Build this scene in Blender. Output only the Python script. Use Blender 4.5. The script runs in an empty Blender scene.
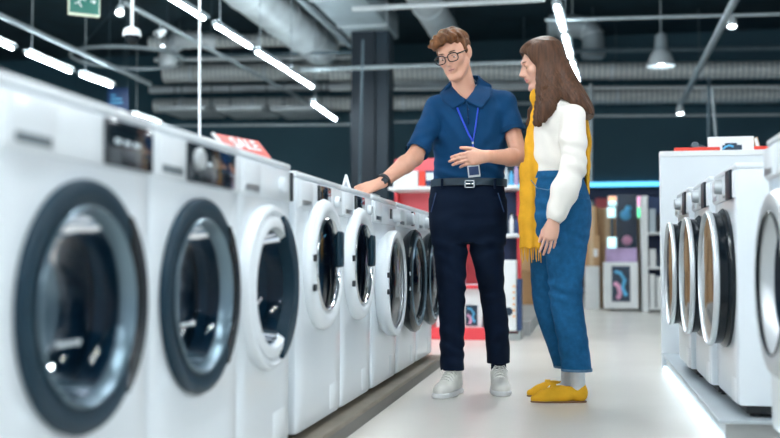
import bpy, bmesh, math, random
import numpy as np
from mathutils import Vector, Matrix
random.seed(7)
S = bpy.context.scene
COL = S.collection
R = math.radians
PI = math.pi

# ------------------------------------------------------------------ camera
YAW, PITCH, FPX, CAMZ = R(10.87), R(2.35), 1000.0, 0.67
cd = bpy.data.cameras.new('camera'); cam = bpy.data.objects.new('camera', cd); COL.objects.link(cam)
cam.location = (0, 0, CAMZ); cam.rotation_euler = (PI/2+PITCH, 0, YAW)
cd.lens = FPX/780*36; cd.sensor_width = 36; cd.clip_start = .05; cd.clip_end = 200
cd.dof.use_dof = True; cd.dof.focus_distance = 4.65; cd.dof.aperture_fstop = 1.65
S.camera = cam
_f = Vector((-math.sin(YAW)*math.cos(PITCH), math.cos(YAW)*math.cos(PITCH), math.sin(PITCH)))
_r = Vector((math.cos(YAW), math.sin(YAW), 0)); _u = _r.cross(_f)
def at(px, py, Y):
    "point of the hall seen at pixel (px,py) that lies Y metres down the aisle"
    d = _f + _r*((px-390)/FPX) + _u*((219-py)/FPX)
    t = Y/d.y
    return Vector((d.x*t, Y, CAMZ+d.z*t))

# ------------------------------------------------------------------ materials
def nmat(name, col, rough=.5, metal=0, spec=.5, coat=0, bump=None, vary=None, emis=None, estr=0, stretch=(1,1,1), sheen=0):
    m = bpy.data.materials.new(name); m.use_nodes = True
    nt = m.node_tree; b = nt.nodes['Principled BSDF']
    b.inputs['Base Color'].default_value = (*col, 1); b.inputs['Roughness'].default_value = rough
    b.inputs['Metallic'].default_value = metal; b.inputs['Specular IOR Level'].default_value = spec
    b.inputs['Coat Weight'].default_value = coat; b.inputs['Coat Roughness'].default_value = .08
    if sheen: b.inputs['Sheen Weight'].default_value = sheen
    if emis:
        b.inputs['Emission Color'].default_value = (*emis, 1); b.inputs['Emission Strength'].default_value = estr
    def coords():
        tc = nt.nodes.new('ShaderNodeTexCoord'); mp = nt.nodes.new('ShaderNodeMapping')
        mp.inputs['Scale'].default_value = stretch
        nt.links.new(tc.outputs['Object'], mp.inputs[0]); return mp
    if vary:
        sc, amt = vary
        mp = coords(); n = nt.nodes.new('ShaderNodeTexNoise'); n.inputs['Scale'].default_value = sc; n.inputs['Detail'].default_value = 4
        nt.links.new(mp.outputs[0], n.inputs['Vector'])
        cr = nt.nodes.new('ShaderNodeValToRGB')
        cr.color_ramp.elements[0].position = .3; cr.color_ramp.elements[1].position = .7
        cr.color_ramp.elements[0].color = (*[max(0, c*(1-amt)) for c in col], 1)
        cr.color_ramp.elements[1].color = (*[min(1, c*(1+amt)) for c in col], 1)
        nt.links.new(n.outputs['Fac'], cr.inputs[0]); nt.links.new(cr.outputs[0], b.inputs['Base Color'])
    if bump:
        sc, st = bump
        mp = coords(); n = nt.nodes.new('ShaderNodeTexNoise'); n.inputs['Scale'].default_value = sc; n.inputs['Detail'].default_value = 5
        nt.links.new(mp.outputs[0], n.inputs['Vector'])
        bp = nt.nodes.new('ShaderNodeBump'); bp.inputs['Strength'].default_value = st; bp.inputs['Distance'].default_value = .01
        nt.links.new(n.outputs['Fac'], bp.inputs['Height']); nt.links.new(bp.outputs[0], b.inputs['Normal'])
    return m
def glass(name, tint, refl=.12, rough=.02):
    m = bpy.data.materials.new(name); m.use_nodes = True; nt = m.node_tree; nt.nodes.clear()
    o = nt.nodes.new('ShaderNodeOutputMaterial'); mx = nt.nodes.new('ShaderNodeMixShader')
    t = nt.nodes.new('ShaderNodeBsdfTransparent'); g = nt.nodes.new('ShaderNodeBsdfGlossy')
    t.inputs[0].default_value = (*tint, 1); g.inputs['Roughness'].default_value = rough; g.inputs[0].default_value = (.95, .97, 1, 1)
    fr = nt.nodes.new('ShaderNodeLayerWeight'); fr.inputs[0].default_value = refl
    nt.links.new(fr.outputs['Fresnel'], mx.inputs[0]); nt.links.new(t.outputs[0], mx.inputs[1]); nt.links.new(g.outputs[0], mx.inputs[2])
    nt.links.new(mx.outputs[0], o.inputs[0]); return m
def stripes(name, base, line, scale, axis='X', width=.5, rough=.4, metal=0):
    m = nmat(name, base, rough, metal); nt = m.node_tree; b = nt.nodes['Principled BSDF']
    tc = nt.nodes.new('ShaderNodeTexCoord'); w = nt.nodes.new('ShaderNodeTexWave'); w.bands_direction = axis
    w.inputs['Scale'].default_value = scale
    nt.links.new(tc.outputs['Object'], w.inputs['Vector'])
    cr = nt.nodes.new('ShaderNodeValToRGB'); cr.color_ramp.elements[0].color = (*line, 1); cr.color_ramp.elements[1].color = (*base, 1)
    cr.color_ramp.elements[0].position = width*.4; cr.color_ramp.elements[1].position = width
    nt.links.new(w.outputs['Fac'], cr.inputs[0]); nt.links.new(cr.outputs[0], b.inputs['Base Color'])
    bp = nt.nodes.new('ShaderNodeBump'); bp.inputs['Strength'].default_value = .6; bp.inputs['Distance'].default_value = .02
    nt.links.new(w.outputs['Fac'], bp.inputs['Height']); nt.links.new(bp.outputs[0], b.inputs['Normal'])
    return m

M = {}
M['enamel'] = nmat('enamel', (.78, .84, .88), .28, coat=.5, vary=(3, .02))
M['white_plastic'] = nmat('white_plastic', (.80, .85, .88), .32, coat=.3, bump=(60, .01))
M['door_dark'] = nmat('door_dark', (.003, .024, .042), .45, spec=.3, bump=(20, .01))
M['door_black'] = nmat('door_black', (.004, .008, .012), .22, spec=.3, bump=(20, .01))
M['chrome'] = nmat('chrome', (.72, .75, .77), .18, 1, bump=(30, .01))
M['silver'] = nmat('silver', (.62, .66, .68), .38, .55, bump=(30, .01))
M['rim_blue'] = nmat('rim_blue', (.12, .18, .22), .3, .6, bump=(30, .01))
M['panel_black'] = nmat('panel_black', (.006, .012, .02), .4, spec=.3, bump=(10, .005))
M['steel'] = nmat('steel', (.5, .54, .57), .3, 1, vary=(8, .15))
M['drum'] = nmat('drum', (.34, .45, .53), .5, .4, vary=(25, .3), bump=(90, .3))
M['gasket'] = nmat('gasket', (.12, .15, .17), .5, bump=(40, .05))
M['glass_blue'] = glass('glass_blue', (.17, .34, .46), .2)
M['glass_pale'] = glass('glass_pale', (.55, .76, .88), .3)
M['glass_dark'] = glass('glass_dark', (.05, .09, .13), .22)
M['glass_grey'] = glass('glass_grey', (.75, .82, .86), .4)
M['glass_smoke'] = nmat('glass_smoke', (.02, .025, .03), .05, coat=1, spec=.8, bump=(5, .005))
M['lens'] = glass('lens', (.93, .95, .96), .12)
M['display'] = nmat('display', (.006, .012, .018), .12, coat=.5, bump=(10, .005))
M['icon'] = nmat('icon', (.6, .7, .75), .5, emis=(.7, .85, .9), estr=.12, vary=(40, .1))
M['rubber'] = nmat('rubber', (.02, .022, .025), .6, bump=(60, .1))
M['floor'] = nmat('floor', (.86, .825, .76), .27, coat=.1, vary=(1.3, .04), bump=(2.0, .02))
M['ceiling'] = nmat('ceiling', (.010, .034, .048), .8, vary=(2, .3))
M['wall'] = nmat('wall', (.03, .075, .10), .7, vary=(.8, .15))
M['bulkhead'] = nmat('bulkhead', (.028, .090, .125), .65, vary=(.6, .12))
M['column'] = nmat('column', (.006, .015, .026), .55, vary=(2, .15))
M['column_edge'] = nmat('column_edge', (.010, .026, .042), .5, vary=(2, .15))
M['duct'] = stripes('duct', (.86, .88, .86), (.50, .56, .58), 3.2, 'X', .5, .4, .15)
M['duct_plain'] = nmat('duct_plain', (.74, .80, .83), .4, .2, vary=(2, .15), bump=(6, .05))
M['duct_grey'] = nmat('duct_grey', (.42, .50, .54), .5, .3, vary=(2, .15))
M['pipe'] = nmat('pipe', (.45, .52, .55), .4, .5, vary=(6, .1))
M['pipe_dark'] = nmat('pipe_dark', (.10, .15, .18), .5, .4, vary=(6, .1))
M['pipe_white'] = nmat('pipe_white', (.75, .8, .82), .4, vary=(6, .05))
M['tube'] = nmat('tube', (.9, .95, 1), .5, emis=(.90, .96, 1), estr=112, vary=(9, .01))
M['tube_far'] = nmat('tube_far', (.9, .95, 1), .5, emis=(.84, .95, 1), estr=70, vary=(9, .01))
M['added_uplight'] = nmat('added_uplight', (.9, .95, 1), .5, emis=(.78, .93, 1), estr=13, vary=(9, .01))
M['spot'] = nmat('spot', (.9, .95, 1), .5, emis=(.85, .96, 1), estr=9, vary=(9, .01))
M['led'] = nmat('led', (.2, .6, .9), .5, emis=(.10, .48, .80), estr=1.6, vary=(9, .01))
M['led_white'] = nmat('led_white', (.8, .9, 1), .5, emis=(.62, .84, 1), estr=3, vary=(9, .01))
M['plinth_front'] = nmat('plinth_front', (.10, .095, .085), .5, vary=(7, .25), stretch=(1, .2, 1))
M['plinth_top'] = nmat('plinth_top', (.17, .145, .11), .5, vary=(7, .15))
M['plinth_grey'] = nmat('plinth_grey', (.38, .40, .40), .4, .2, vary=(4, .08))
M['plinth_pale'] = nmat('plinth_pale', (.40, .45, .48), .35, vary=(4, .05))
M['panel_white'] = nmat('panel_white', (.72, .77, .80), .45, vary=(2, .03))
M['red'] = nmat('red', (.72, .055, .07), .45, vary=(3, .06))
M['red_panel'] = nmat('red_panel', (.78, .13, .15), .5, vary=(3, .05))
M['red_sign'] = nmat('red_sign', (.74, .055, .03), .45, vary=(3, .04))
M['letter'] = nmat('letter', (.9, .9, .9), .5, vary=(9, .02))
M['cardboard'] = nmat('cardboard', (.50, .30, .15), .75, vary=(6, .12), bump=(40, .05))
M['cardboard_dark'] = nmat('cardboard_dark', (.36, .20, .09), .75, vary=(6, .12))
M['carton_white'] = nmat('carton_white', (.78, .80, .80), .5, vary=(5, .04))
M['carton_cream'] = nmat('carton_cream', (.62, .58, .50), .6, vary=(5, .04))
M['paper'] = nmat('paper', (.85, .87, .88), .6, vary=(8, .02))
M['tape'] = nmat('tape', (.62, .45, .27), .4, vary=(8, .05))
M['art_dark'] = nmat('art_dark', (.02, .04, .07), .3, vary=(6, .3))
M['art_blue'] = nmat('art_blue', (.10, .45, .75), .3, vary=(6, .3))
M['art_pink'] = nmat('art_pink', (.72, .35, .52), .3, vary=(6, .25))
M['art_purple'] = nmat('art_purple', (.42, .30, .50), .3, vary=(4, .3))
M['art_orange'] = nmat('art_orange', (.85, .38, .08), .4, vary=(6, .2))
M['exit_green'] = nmat('exit_green', (.01, .12, .09), .5, emis=(.01, .20, .15), estr=.12, vary=(5, .1))
M['exit_side'] = nmat('exit_side', (.8, .85, .7), .5, emis=(.75, .85, .65), estr=.15, vary=(5, .03))
M['navy'] = nmat('navy', (.015, .045, .13), .5, vary=(5, .1))
M['black'] = nmat('black', (.012, .014, .018), .45, vary=(5, .1))
M['camera_white'] = nmat('camera_white', (.6, .65, .67), .4, vary=(5, .03))

M['skin_man'] = nmat('skin_man', (.64, .34, .235), .48, vary=(14, .06), bump=(120, .04))
M['skin_woman'] = nmat('skin_woman', (.68, .385, .28), .45, vary=(14, .05), bump=(120, .03))
for k in ('skin_man', 'skin_woman'):
    b = M[k].node_tree.nodes['Principled BSDF']; b.inputs['Subsurface Weight'].default_value = .12
    b.inputs['Subsurface Radius'].default_value = (.02, .008, .004); b.inputs['Subsurface Scale'].default_value = .5
M['lips_man'] = nmat('lips_man', (.56, .27, .21), .4, vary=(30, .05))
M['lips_woman'] = nmat('lips_woman', (.58, .17, .17), .35, vary=(30, .05))
M['mouth'] = nmat('mouth', (.16, .045, .04), .6, vary=(30, .1))
M['hair_man'] = nmat('hair_man', (.13, .052, .019), .5, spec=.25, vary=(38, .5), bump=(90, .6), stretch=(1, 1, .5))
M['hair_woman'] = nmat('hair_woman', (.072, .031, .015), .5, spec=.25, vary=(90, .45), bump=(150, .2), stretch=(1, 1, .06))
M['brow'] = nmat('brow', (.10, .05, .025), .6, vary=(60, .3))
M['polo'] = nmat('polo', (.002, .042, .118), .85, spec=.2, vary=(10, .10), bump=(260, .12))
M['polo_trim'] = nmat('polo_trim', (.002, .036, .102), .85, spec=.2, vary=(10, .12), bump=(260, .12))
M['chino'] = nmat('chino', (.003, .009, .024), .9, spec=.15, vary=(8, .2), bump=(200, .12))
M['belt'] = nmat('belt', (.008, .03, .05), .4, vary=(12, .2))
M['buckle'] = nmat('buckle', (.6, .65, .68), .25, 1, vary=(12, .1))
M['sneaker'] = nmat('sneaker', (.84, .82, .76), .5, vary=(10, .05), bump=(70, .08))
M['sole'] = nmat('sole', (.85, .85, .84), .5, vary=(10, .03))
M['lace'] = nmat('lace', (.86, .85, .80), .7, vary=(30, .06))
M['blouse'] = nmat('blouse', (.80, .76, .69), .8, spec=.2, vary=(9, .03), bump=(200, .12))
M['jeans'] = nmat('jeans', (.009, .090, .210), .85, spec=.2, vary=(38, .16), bump=(240, .2))
M['stitch'] = nmat('stitch', (.075, .17, .27), .8, vary=(50, .2))
M['scarf'] = nmat('scarf', (.72, .36, .025), .85, vary=(14, .12), bump=(220, .2), spec=.15)
M['sock'] = nmat('sock', (.78, .78, .78), .8, vary=(16, .04), bump=(260, .15))
M['suede'] = nmat('suede', (.80, .42, .025), .8, vary=(14, .10), bump=(200, .1), spec=.15)
M['shoe_sole'] = nmat('shoe_sole', (.22, .11, .05), .6, vary=(14, .1))
M['lanyard'] = nmat('lanyard', (.02, .07, .62), .6, vary=(30, .08))
M['badge'] = nmat('badge', (.62, .66, .68), .35, vary=(18, .08))
M['frame_black'] = nmat('frame_black', (.01, .014, .02), .25, coat=.4, vary=(20, .1))
M['eye_white'] = nmat('eye_white', (.75, .72, .70), .25, vary=(20, .03))
M['iris'] = nmat('iris', (.06, .05, .04), .2, vary=(40, .3))

# ------------------------------------------------------------------ mesh helpers
def link(name, me, mats, parent=None, ang=35):
    if not isinstance(mats, (list, tuple)): mats = [mats]
    for m in mats: me.materials.append(M[m] if isinstance(m, str) else m)
    if ang is not None and len(me.polygons):
        me.polygons.foreach_set('use_smooth', [True]*len(me.polygons)); me.set_sharp_from_angle(angle=R(ang))
    o = bpy.data.objects.new(name, me); COL.objects.link(o)
    if parent is not None: o.parent = parent
    return o
def thing(name, label, cat, loc=(0, 0, 0), rz=0, group=None):
    o = bpy.data.objects.new(name, None); COL.objects.link(o)
    o.empty_display_size = .1
    o.location = loc; o.rotation_euler = (0, 0, rz); tag(o, label, cat, group); return o
def tag(o, label, cat=None, group=None):
    o['label'] = label
    if cat: o['category'] = cat
    if group: o['group'] = group
    return o
def struct(o): o['kind'] = 'structure'; return o

class B:
    "collects shapes into one mesh"
    def __init__(s): s.v = []; s.f = []; s.m = []
    def add(s, vs, fs, mi=0):
        n = len(s.v); s.v += [tuple(v) for v in vs]; s.f += [tuple(i+n for i in f) for f in fs]; s.m += [mi]*len(fs); return s
    def bm(s, bm, mi=0, mat=None):
        if mat is not None: bmesh.ops.transform(bm, matrix=mat, verts=bm.verts)
        bm.verts.index_update(); s.add([v.co.copy() for v in bm.verts], [[v.index for v in f.verts] for f in bm.faces], mi); bm.free(); return s
    def box(s, lo, hi, bev=0, mi=0, mat=None, seg=2):
        bm = bmesh.new(); bmesh.ops.create_cube(bm, size=1)
        lo, hi = Vector(lo), Vector(hi); c = (lo+hi)/2; d = hi-lo
        for v in bm.verts: v.co = Vector((v.co.x*d.x+c.x, v.co.y*d.y+c.y, v.co.z*d.z+c.z))
        if bev: bmesh.ops.bevel(bm, geom=list(bm.edges), offset=min(bev, min(d)*.45), segments=seg, profile=.5, affect='EDGES')
        return s.bm(bm, mi, mat)
    def tube(s, pts, r, n=10, mi=0, caps=True, rect=None):
        pts = [Vector(p) for p in pts]; rs = r if isinstance(r, (list, tuple)) else [r]*len(pts)
        vs = []; fs = []; up = None
        for i, p in enumerate(pts):
            t = (pts[min(i+1, len(pts)-1)]-pts[max(i-1, 0)]).normalized()
            if up is None: up = Vector((0, 0, 1)) if abs(t.z) < .9 else Vector((1, 0, 0))
            a = t.cross(up).normalized(); b = a.cross(t).normalized(); up = b
            for k in range(n):
                w = 2*PI*k/n
                ka, kb = (rect if rect else (1, 1))
                vs.append(p+a*math.cos(w)*rs[i]*ka+b*math.sin(w)*rs[i]*kb)
        for i in range(len(pts)-1):
            for k in range(n):
                fs.append((i*n+k, i*n+(k+1) % n, (i+1)*n+(k+1) % n, (i+1)*n+k))
        if caps: fs += [tuple(range(n))[::-1], tuple(range((len(pts)-1)*n, len(pts)*n))]
        return s.add(vs, fs, mi)
    def lathe(s, prof, c=(0, 0, 0), n=56, mi=0, mat=None, close=False):
        "profile of (radius, depth) turned about the y axis through c"
        vs = []; fs = []
        for r, y in prof:
            for k in range(n):
                w = 2*PI*k/n; vs.append(Vector((c[0]+r*math.cos(w), c[1]+y, c[2]+r*math.sin(w))))
        m = len(prof)
        for i in range(m if close else m-1):
            j = (i+1) % m
            for k in range(n):
                fs.append((i*n+k, j*n+k, j*n+(k+1) % n, i*n+(k+1) % n))
        if mat is not None: vs = [mat@v for v in vs]
        return s.add(vs, fs, mi)
    def prism(s, pts, y0, y1, mi=0, mat=None):
        "outline in x,z pushed from y0 to y1"
        n = len(pts); vs = [Vector((x, y0, z)) for x, z in pts]+[Vector((x, y1, z)) for x, z in pts]
        fs = [tuple(range(n)), tuple(range(n, 2*n))[::-1]]+[(i, (i+1) % n+n if 0 else n+i, n+(i+1) % n, (i+1) % n) for i in range(n)]
        if mat is not None: vs = [mat@v for v in vs]
        return s.add(vs, fs, mi)
    def obj(s, name, mats, parent=None, ang=35):
        me = bpy.data.meshes.new(name); me.from_pydata(s.v, [], s.f)
        bm = bmesh.new(); bm.from_mesh(me); bmesh.ops.recalc_face_normals(bm, faces=bm.faces); bm.to_mesh(me); bm.free()
        me.polygons.foreach_set('material_index', s.m); me.update()
        return link(name, me, mats, parent, ang)
def text_mesh(name, s, size, mat, parent, loc, rot, depth=.002):
    cu = bpy.data.curves.new(name, 'FONT'); cu.body = s; cu.size = size; cu.extrude = depth; cu.align_x = 'CENTER'; cu.align_y = 'CENTER'
    cu.resolution_u = 3; cu.offset = size*.02
    t = bpy.data.objects.new(name, cu); COL.objects.link(t)
    dg = bpy.context.evaluated_depsgraph_get(); me = bpy.data.meshes.new_from_object(t.evaluated_get(dg))
    bpy.data.objects.remove(t); me.materials.clear()
    o = link(name, me, mat, parent, None); o.location = loc; o.rotation_euler = rot; return o

def copy_tree(o, parent=None):
    c = o.copy(); COL.objects.link(c)
    if parent is not None: c.parent = parent
    for ch in list(o.children): copy_tree(ch, c)
    return c
# ------------------------------------------------------------------ the hall
X0, X1, Y0, Y1, H = -14.0, 9.0, -4.0, 24.0, 5.3
def slab(name, lo, hi, mat): return struct(B().box(lo, hi).obj(name, mat, None, None))
slab('floor', (X0, Y0, -.1), (X1, Y1, 0), 'floor')
slab('ceiling', (X0, Y0, H), (X1, Y1, H+.1), 'ceiling')
slab('wall_left', (X0-.1, Y0, 0), (X0, Y1, H), 'wall')
slab('wall_right', (X1, Y0, 0), (X1+.1, Y1, H), 'wall')
slab('wall_back', (X0, Y1, 0), (X1, Y1+.1, H), 'wall')
bk = slab('trim_1', (X0, 21.0, 2.25), (X1, 21.3, H), 'bulkhead')         # bulkhead over the back aisle
o = B().box((-3.0, 20.94, 2.18), (8.9, 21.0, 2.26), .01).obj('light_strip', 'led')
tag(o, 'long blue glowing light strip along the bottom edge of dark bulkhead at the back', 'light strip')

# columns
c = thing('column', 'dark blue square column rising behind the washing machines, left of the standing man', 'column', (-3.35, 16.0, 0))
a, b_ = at(351, 100, 16.0), at(388, 100, 16.0)
B().box((a.x+3.35, 0, 0), (a.x+3.35+.40, .5, H), .01).obj('shaft', 'column', c, None)
B().box((a.x+3.35+.40, .04, 0), (b_.x+3.35, .5, H), .01).obj('cladding', 'column_edge', c, None)
struct(c); del c['category']; c.name = 'trim_2'; c['category'] = 'column'

# ---- light rows
tube_proto = None
def ceiling_light(p0, p1, label, group, tube='tube'):
    "one straight tube fitting hung on two rods from the roof"
    p0, p1 = Vector(p0), Vector(p1); d = p1-p0; L = d.length; rz = math.atan2(-d.x, d.y)
    t = thing('ceiling_light', label, 'lamp', p0, rz, group)
    B().box((-.05, 0, .03), (.05, L, .075), .008).obj('housing', 'duct_grey', t)
    B().box((-.027 if tube == 'tube' else -.015, .03, -.010 if tube == 'tube' else .006), (.027 if tube == 'tube' else .015, L-.06, .03), .010).obj('diffuser', tube, t)
    B().box((-.035, .03, .072), (.035, L-.03, .082), .003).obj('added_uplight', 'added_uplight', t)  # added glowing strip, hidden on top of the housing, to brighten the ducts
    g = B()
    g.tube([(0, .15, .07), (0, .15, H-p0.z)], .006, 6)
    g.obj('hanging_rod', 'pipe', t)
    return t
def row_pts(px0, py0, px1, py1, z=3.3):
    def hit(px, py):
        d = _f + _r*((px-390)/FPX) + _u*((219-py)/FPX); k = (z-CAMZ)/d.z
        return Vector((d.x*k, d.y*k, z))
    return hit(px0, py0), hit(px1, py1)
def lamp(px0, py0, px1, py1, label, group=None, z=3.3):
    a, b = row_pts(px0, py0, px1, py1, z); return ceiling_light(a, b, label, group, 'tube_far')
lamp(166, -2, 206, 22, 'tube lamp cut by the top picture edge, first of the long row above the washers')
lamp(215, 27, 252, 50, 'second tube lamp from the front in the long row above the washers')
lamp(256, 53, 287, 72, 'third tube lamp from the front in the long row above the washers')
lamp(288, 73, 313, 89, 'fourth tube lamp from the front in the long row above the washers')
lamp(313, 105, 336, 121, 'far low tube lamp beside the dark column, last of the row', z=3.1)
lamp(-10, 40, 14, 51, 'tube lamp at the left picture edge in the far left row')
lamp(26, 55, 72, 74, 'second tube lamp of the far left row, below the exit sign')
lamp(80, 76, 113, 88, 'third tube lamp of the far left row, beside the navy hanging sign')
lamp(133, 116, 160, 125, 'farthest tube lamp of the far left row, right of the navy sign')
lamp(556.5, 7, 563.2, 33, 'tube lamp above the woman, nearer of the two beside her head')
lamp(564.5, 37, 570.5, 59, 'tube lamp just behind the head of the woman')
lamp(572, 64, 578, 84, 'tube lamp half hidden behind the brown hair of the woman')
# the seen rows run on over the camera
for y in (-2, 0.2, 2.4, 4.6, 6.8): ceiling_light((-4.1, y, 3.3), (-4.1, y+1.3, 3.3), 'tube lamp of the long row above the washers, overhead out of the picture', 'overhead tube lamps')
for y in (-2.4, .1, 2.6, 5.1, 7.4): ceiling_light((-.3, y, 3.3), (-.3, y+1.3, 3.3), 'tube lamp of the row over the aisle, overhead out of the picture', 'overhead aisle tube lamps')
for y in (-2, .8, 3.6, 6.2): ceiling_light((3.3, y, 3.3), (3.3, y+1.3, 3.3), 'added tube lamp of an unseen right hand row, overhead out of the picture', 'added overhead right tube lamps')  # added row, unseen, for more light from overhead at right
for y in (-1.4, 1.4, 4.2): ceiling_light((-7.2, y, 3.3), (-7.2, y+1.3, 3.3), 'tube lamp of the far left row, overhead out of the picture', 'overhead left tube lamps')

# ---- ducts, pipes
def cyl_between(name, a, b, r, mat, label, cat='duct', group=None, n=28, bands=True):
    a, b = Vector(a), Vector(b); L = (b-a).length
    t = thing(name, label, cat, a); q = (b-a).to_track_quat('X', 'Z'); t.rotation_mode = 'QUATERNION'; t.rotation_quaternion = q
    B().tube([(0, 0, 0), (L, 0, 0)], r, n).obj('casing' if r > .1 else 'rail', mat, t)
    if bands and r > .1:
        k = .6; iq = q.inverted(); j = 0
        while k < L:
            B().tube([(k, 0, 0), (k+.05, 0, 0)], r+.012, n).obj('joint_band', 'duct_plain', t)
            if j % 2 == 0:
                wp_ = a+(b-a)*(k/L); u = iq@Vector((0, 0, H-wp_.z)); B().tube([(k, 0, 0), Vector((k, 0, 0))+u], .012, 6).obj('hanging_rod', 'pipe_dark', t)
            k += 1.6; j += 1
    return t
def hduct(px0, px1, py0, py1, th, Y, mat, label, name='air_duct', cat='duct'):
    a, b = at(px0, py0, Y), at(px1, py1, Y); r = th/2*Y/FPX*.98
    return cyl_between(name, a, b, r, mat, label, cat)
hduct(330, 900, 73, 69, 17, 19, 'duct', 'wide ribbed silver air duct crossing behind the heads of the two people')
hduct(585, 900, 96, 92, 15, 20, 'duct', 'lower ribbed silver air duct at right, below the wide one')
hduct(150, 352, 43, 38, 14, 18, 'duct', 'upper pale air duct crossing left of the dark column')
hduct(165, 352, 74, 70, 20, 19.5, 'duct', 'middle silver air duct crossing left of the dark column')
hduct(155, 470, 106, 102, 15, 20, 'duct', 'low silver air duct crossing at shoulder height of the man')
hduct(395, 560, 83, 84, 9, 20.4, 'duct_plain', 'thin silver air duct between man and woman, under the wide one')
hduct(60, 350, 126.5, 124.5, 2.6, 17.5, 'pipe', 'thin pale rail along the dark bulkhead, left of the column', 'rail', 'rail')
hduct(389, 560, 122, 120, 2.4, 17.5, 'pipe', 'thin pale rail along the dark bulkhead, behind the man', 'rail', 'rail')
hduct(583, 900, 116, 114, 2.6, 17.5, 'pipe', 'thin pale rail along the dark bulkhead at right above the white panel', 'rail', 'rail')
hduct(300, 560, 70, 61, 4.5, 15.0, 'pipe', 'slightly sloping pale pipe crossing in front of the dark column', 'pipe', 'pipe')
hduct(200, 352, 56, 52, 3, 16.5, 'pipe_dark', 'grey pipe crossing between two silver ducts left of column', 'pipe', 'pipe')
hduct(352, 545, 9, -1, 5.5, 13, 'pipe_white', 'white rail crossing high above the head of the man', 'rail', 'rail')
hduct(545, 900, 20, 11, 3.6, 13, 'pipe', 'pale rail crossing the upper right of the ceiling', 'rail', 'rail')
hduct(575, 900, 51, 46, 5, 18, 'pipe_dark', 'dull pipe crossing upper right behind the pendant lamp', 'pipe', 'pipe')
0 and hduct(395, 560, 30, 22, 12, 20.5, 'duct_grey', 'short grey duct crossing far behind, between man and woman', 'air_duct', 'duct')
hduct(330, 900, 89.5, 86, 3, 18.8, 'pipe_white', 'pale pipe crossing between the two ribbed ducts at right', 'pipe', 'pipe')
hduct(150, 352, 90, 86, 8, 20.2, 'duct_plain', 'smooth pale duct crossing left of column between middle and low ribbed ducts')
hduct(155, 352, 60, 57, 5, 19.0, 'pipe_white', 'white pipe crossing left of column just above the middle ribbed duct', 'pipe', 'pipe')
hduct(395, 900, 104, 101, 3.5, 20.6, 'pipe', 'faint pipe crossing below the lower ribbed duct', 'pipe', 'pipe')
for i, (x0, x1) in enumerate(((158, 205), (215, 262), (270, 318))):
    a, b = at(x0, 111, 19), at(x1, 98, 19)
    t = thing('roof_panel', ['left', 'middle', 'right'][i]+' pale hanging ceiling panel among the ducts left of the dark column', 'panel', (a.x, 19, a.z))
    B().box((0, 0, 0), (b.x-a.x, 1.2, .10), .02).obj('panel', 'duct_plain', t, None)
    for q_ in (.1, b.x-a.x-.1): B().tube([(q_, .6, .1), (q_, .6, H-a.z)], .012, 6).obj('hanging_rod', 'pipe_dark', t)
def vp_duct(px, z, y0, y1, r, mat, label, name='air_duct', cat='duct', px_ref_y=0):
    p, _ = row_pts(px, px_ref_y, px, px_ref_y, z)
    return cyl_between(name, (p.x, y0, z), (p.x, y1, z), r, mat, label, cat)
vp_duct(262, 4.55, 8, 17.6, .34, 'duct_plain', 'thick round silver duct running away from the camera, left of centre')
vp_duct(302, 4.45, 8, 17.0, .06, 'pipe', 'thin pipe running away beside the thick round duct', 'pipe', 'pipe')
vp_duct(425, 4.6, 8, 18.5, .24, 'duct_plain', 'round silver duct running away above the head of the man')
p, _ = row_pts(338, 0, 338, 0, 4.45)
t = thing('air_duct', 'flat rectangular grey duct running away between thick round duct and column', 'duct', (p.x, 8, 4.45))
B().box((-.40, 0, 0), (.40, 8.7, .40), .02).obj('casing', 'duct_grey', t, None)
for k in range(5): B().box((-.42, .8+k*1.7, -.02), (.42, .85+k*1.7, .42), .005).obj('joint_band', 'duct_plain', t, None)
for k in (0, 4): B().tube([(0, .8+k*1.7, .4), (0, .8+k*1.7, H-4.45)], .015, 6).obj('hanging_rod', 'pipe_dark', t)
# elbow ducts
def elbow(label, pts, r, mat='duct_plain'):
    t = thing('duct_elbow', label, 'duct', pts[0]); P0 = Vector(pts[0])
    cc = [Vector(q)-P0 for q in pts]; out = []
    for i in range(len(cc)-1):
        for s_ in range(5):
            u = s_/5; p0 = cc[max(i-1, 0)]; p1 = cc[i]; p2 = cc[i+1]; p3 = cc[min(i+2, len(cc)-1)]
            out.append(.5*((2*p1)+(p2-p0)*u+(2*p0-5*p1+4*p2-p3)*u*u+(3*p1-p0-3*p2+p3)*u**3))
    out.append(cc[-1]); B().tube(out, r, 24).obj('casing', mat, t)
    for i in range(2, len(out)-1, 4): B().tube([out[i], out[i]+(out[i+1]-out[i])*.3], r+.015, 24).obj('joint_band', 'duct_plain', t)
    for i in (2, len(out)-2): B().tube([out[i], (out[i].x, out[i].y, H-P0.z)], .015, 6).obj('hanging_rod', 'pipe_dark', t)
elbow('pale curved duct elbow at upper left, beyond the ceiling camera', [at(168, 66, 16), at(168, 54, 16), at(176, 42, 16.2), at(192, 40, 16.4), at(215, 42, 16.6)], .15)
elbow('dull round duct dropping vertically at upper right above the woman', [at(548, 26, 18.5), at(580, 27, 18.5), at(592, 34, 18.5), at(593, 58, 18.5)], .20, 'duct_grey')
p = at(128, 58, 16)
t = thing('ring_fitting', 'large thin hanging hoop at upper left, beyond the security camera', 'hoop', p)
B().tube([(math.cos(2*PI*k/48)*.95, math.sin(2*PI*k/48)*.95, 0) for k in range(49)], .03, 8, caps=False).obj('hoop', 'duct_grey', t)
for k in range(3): B().tube([(math.cos(2*PI*k/3)*.95, math.sin(2*PI*k/3)*.95, 0), (0, 0, H-p.z)], .006, 6).obj('wire', 'pipe_dark', t)
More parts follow.
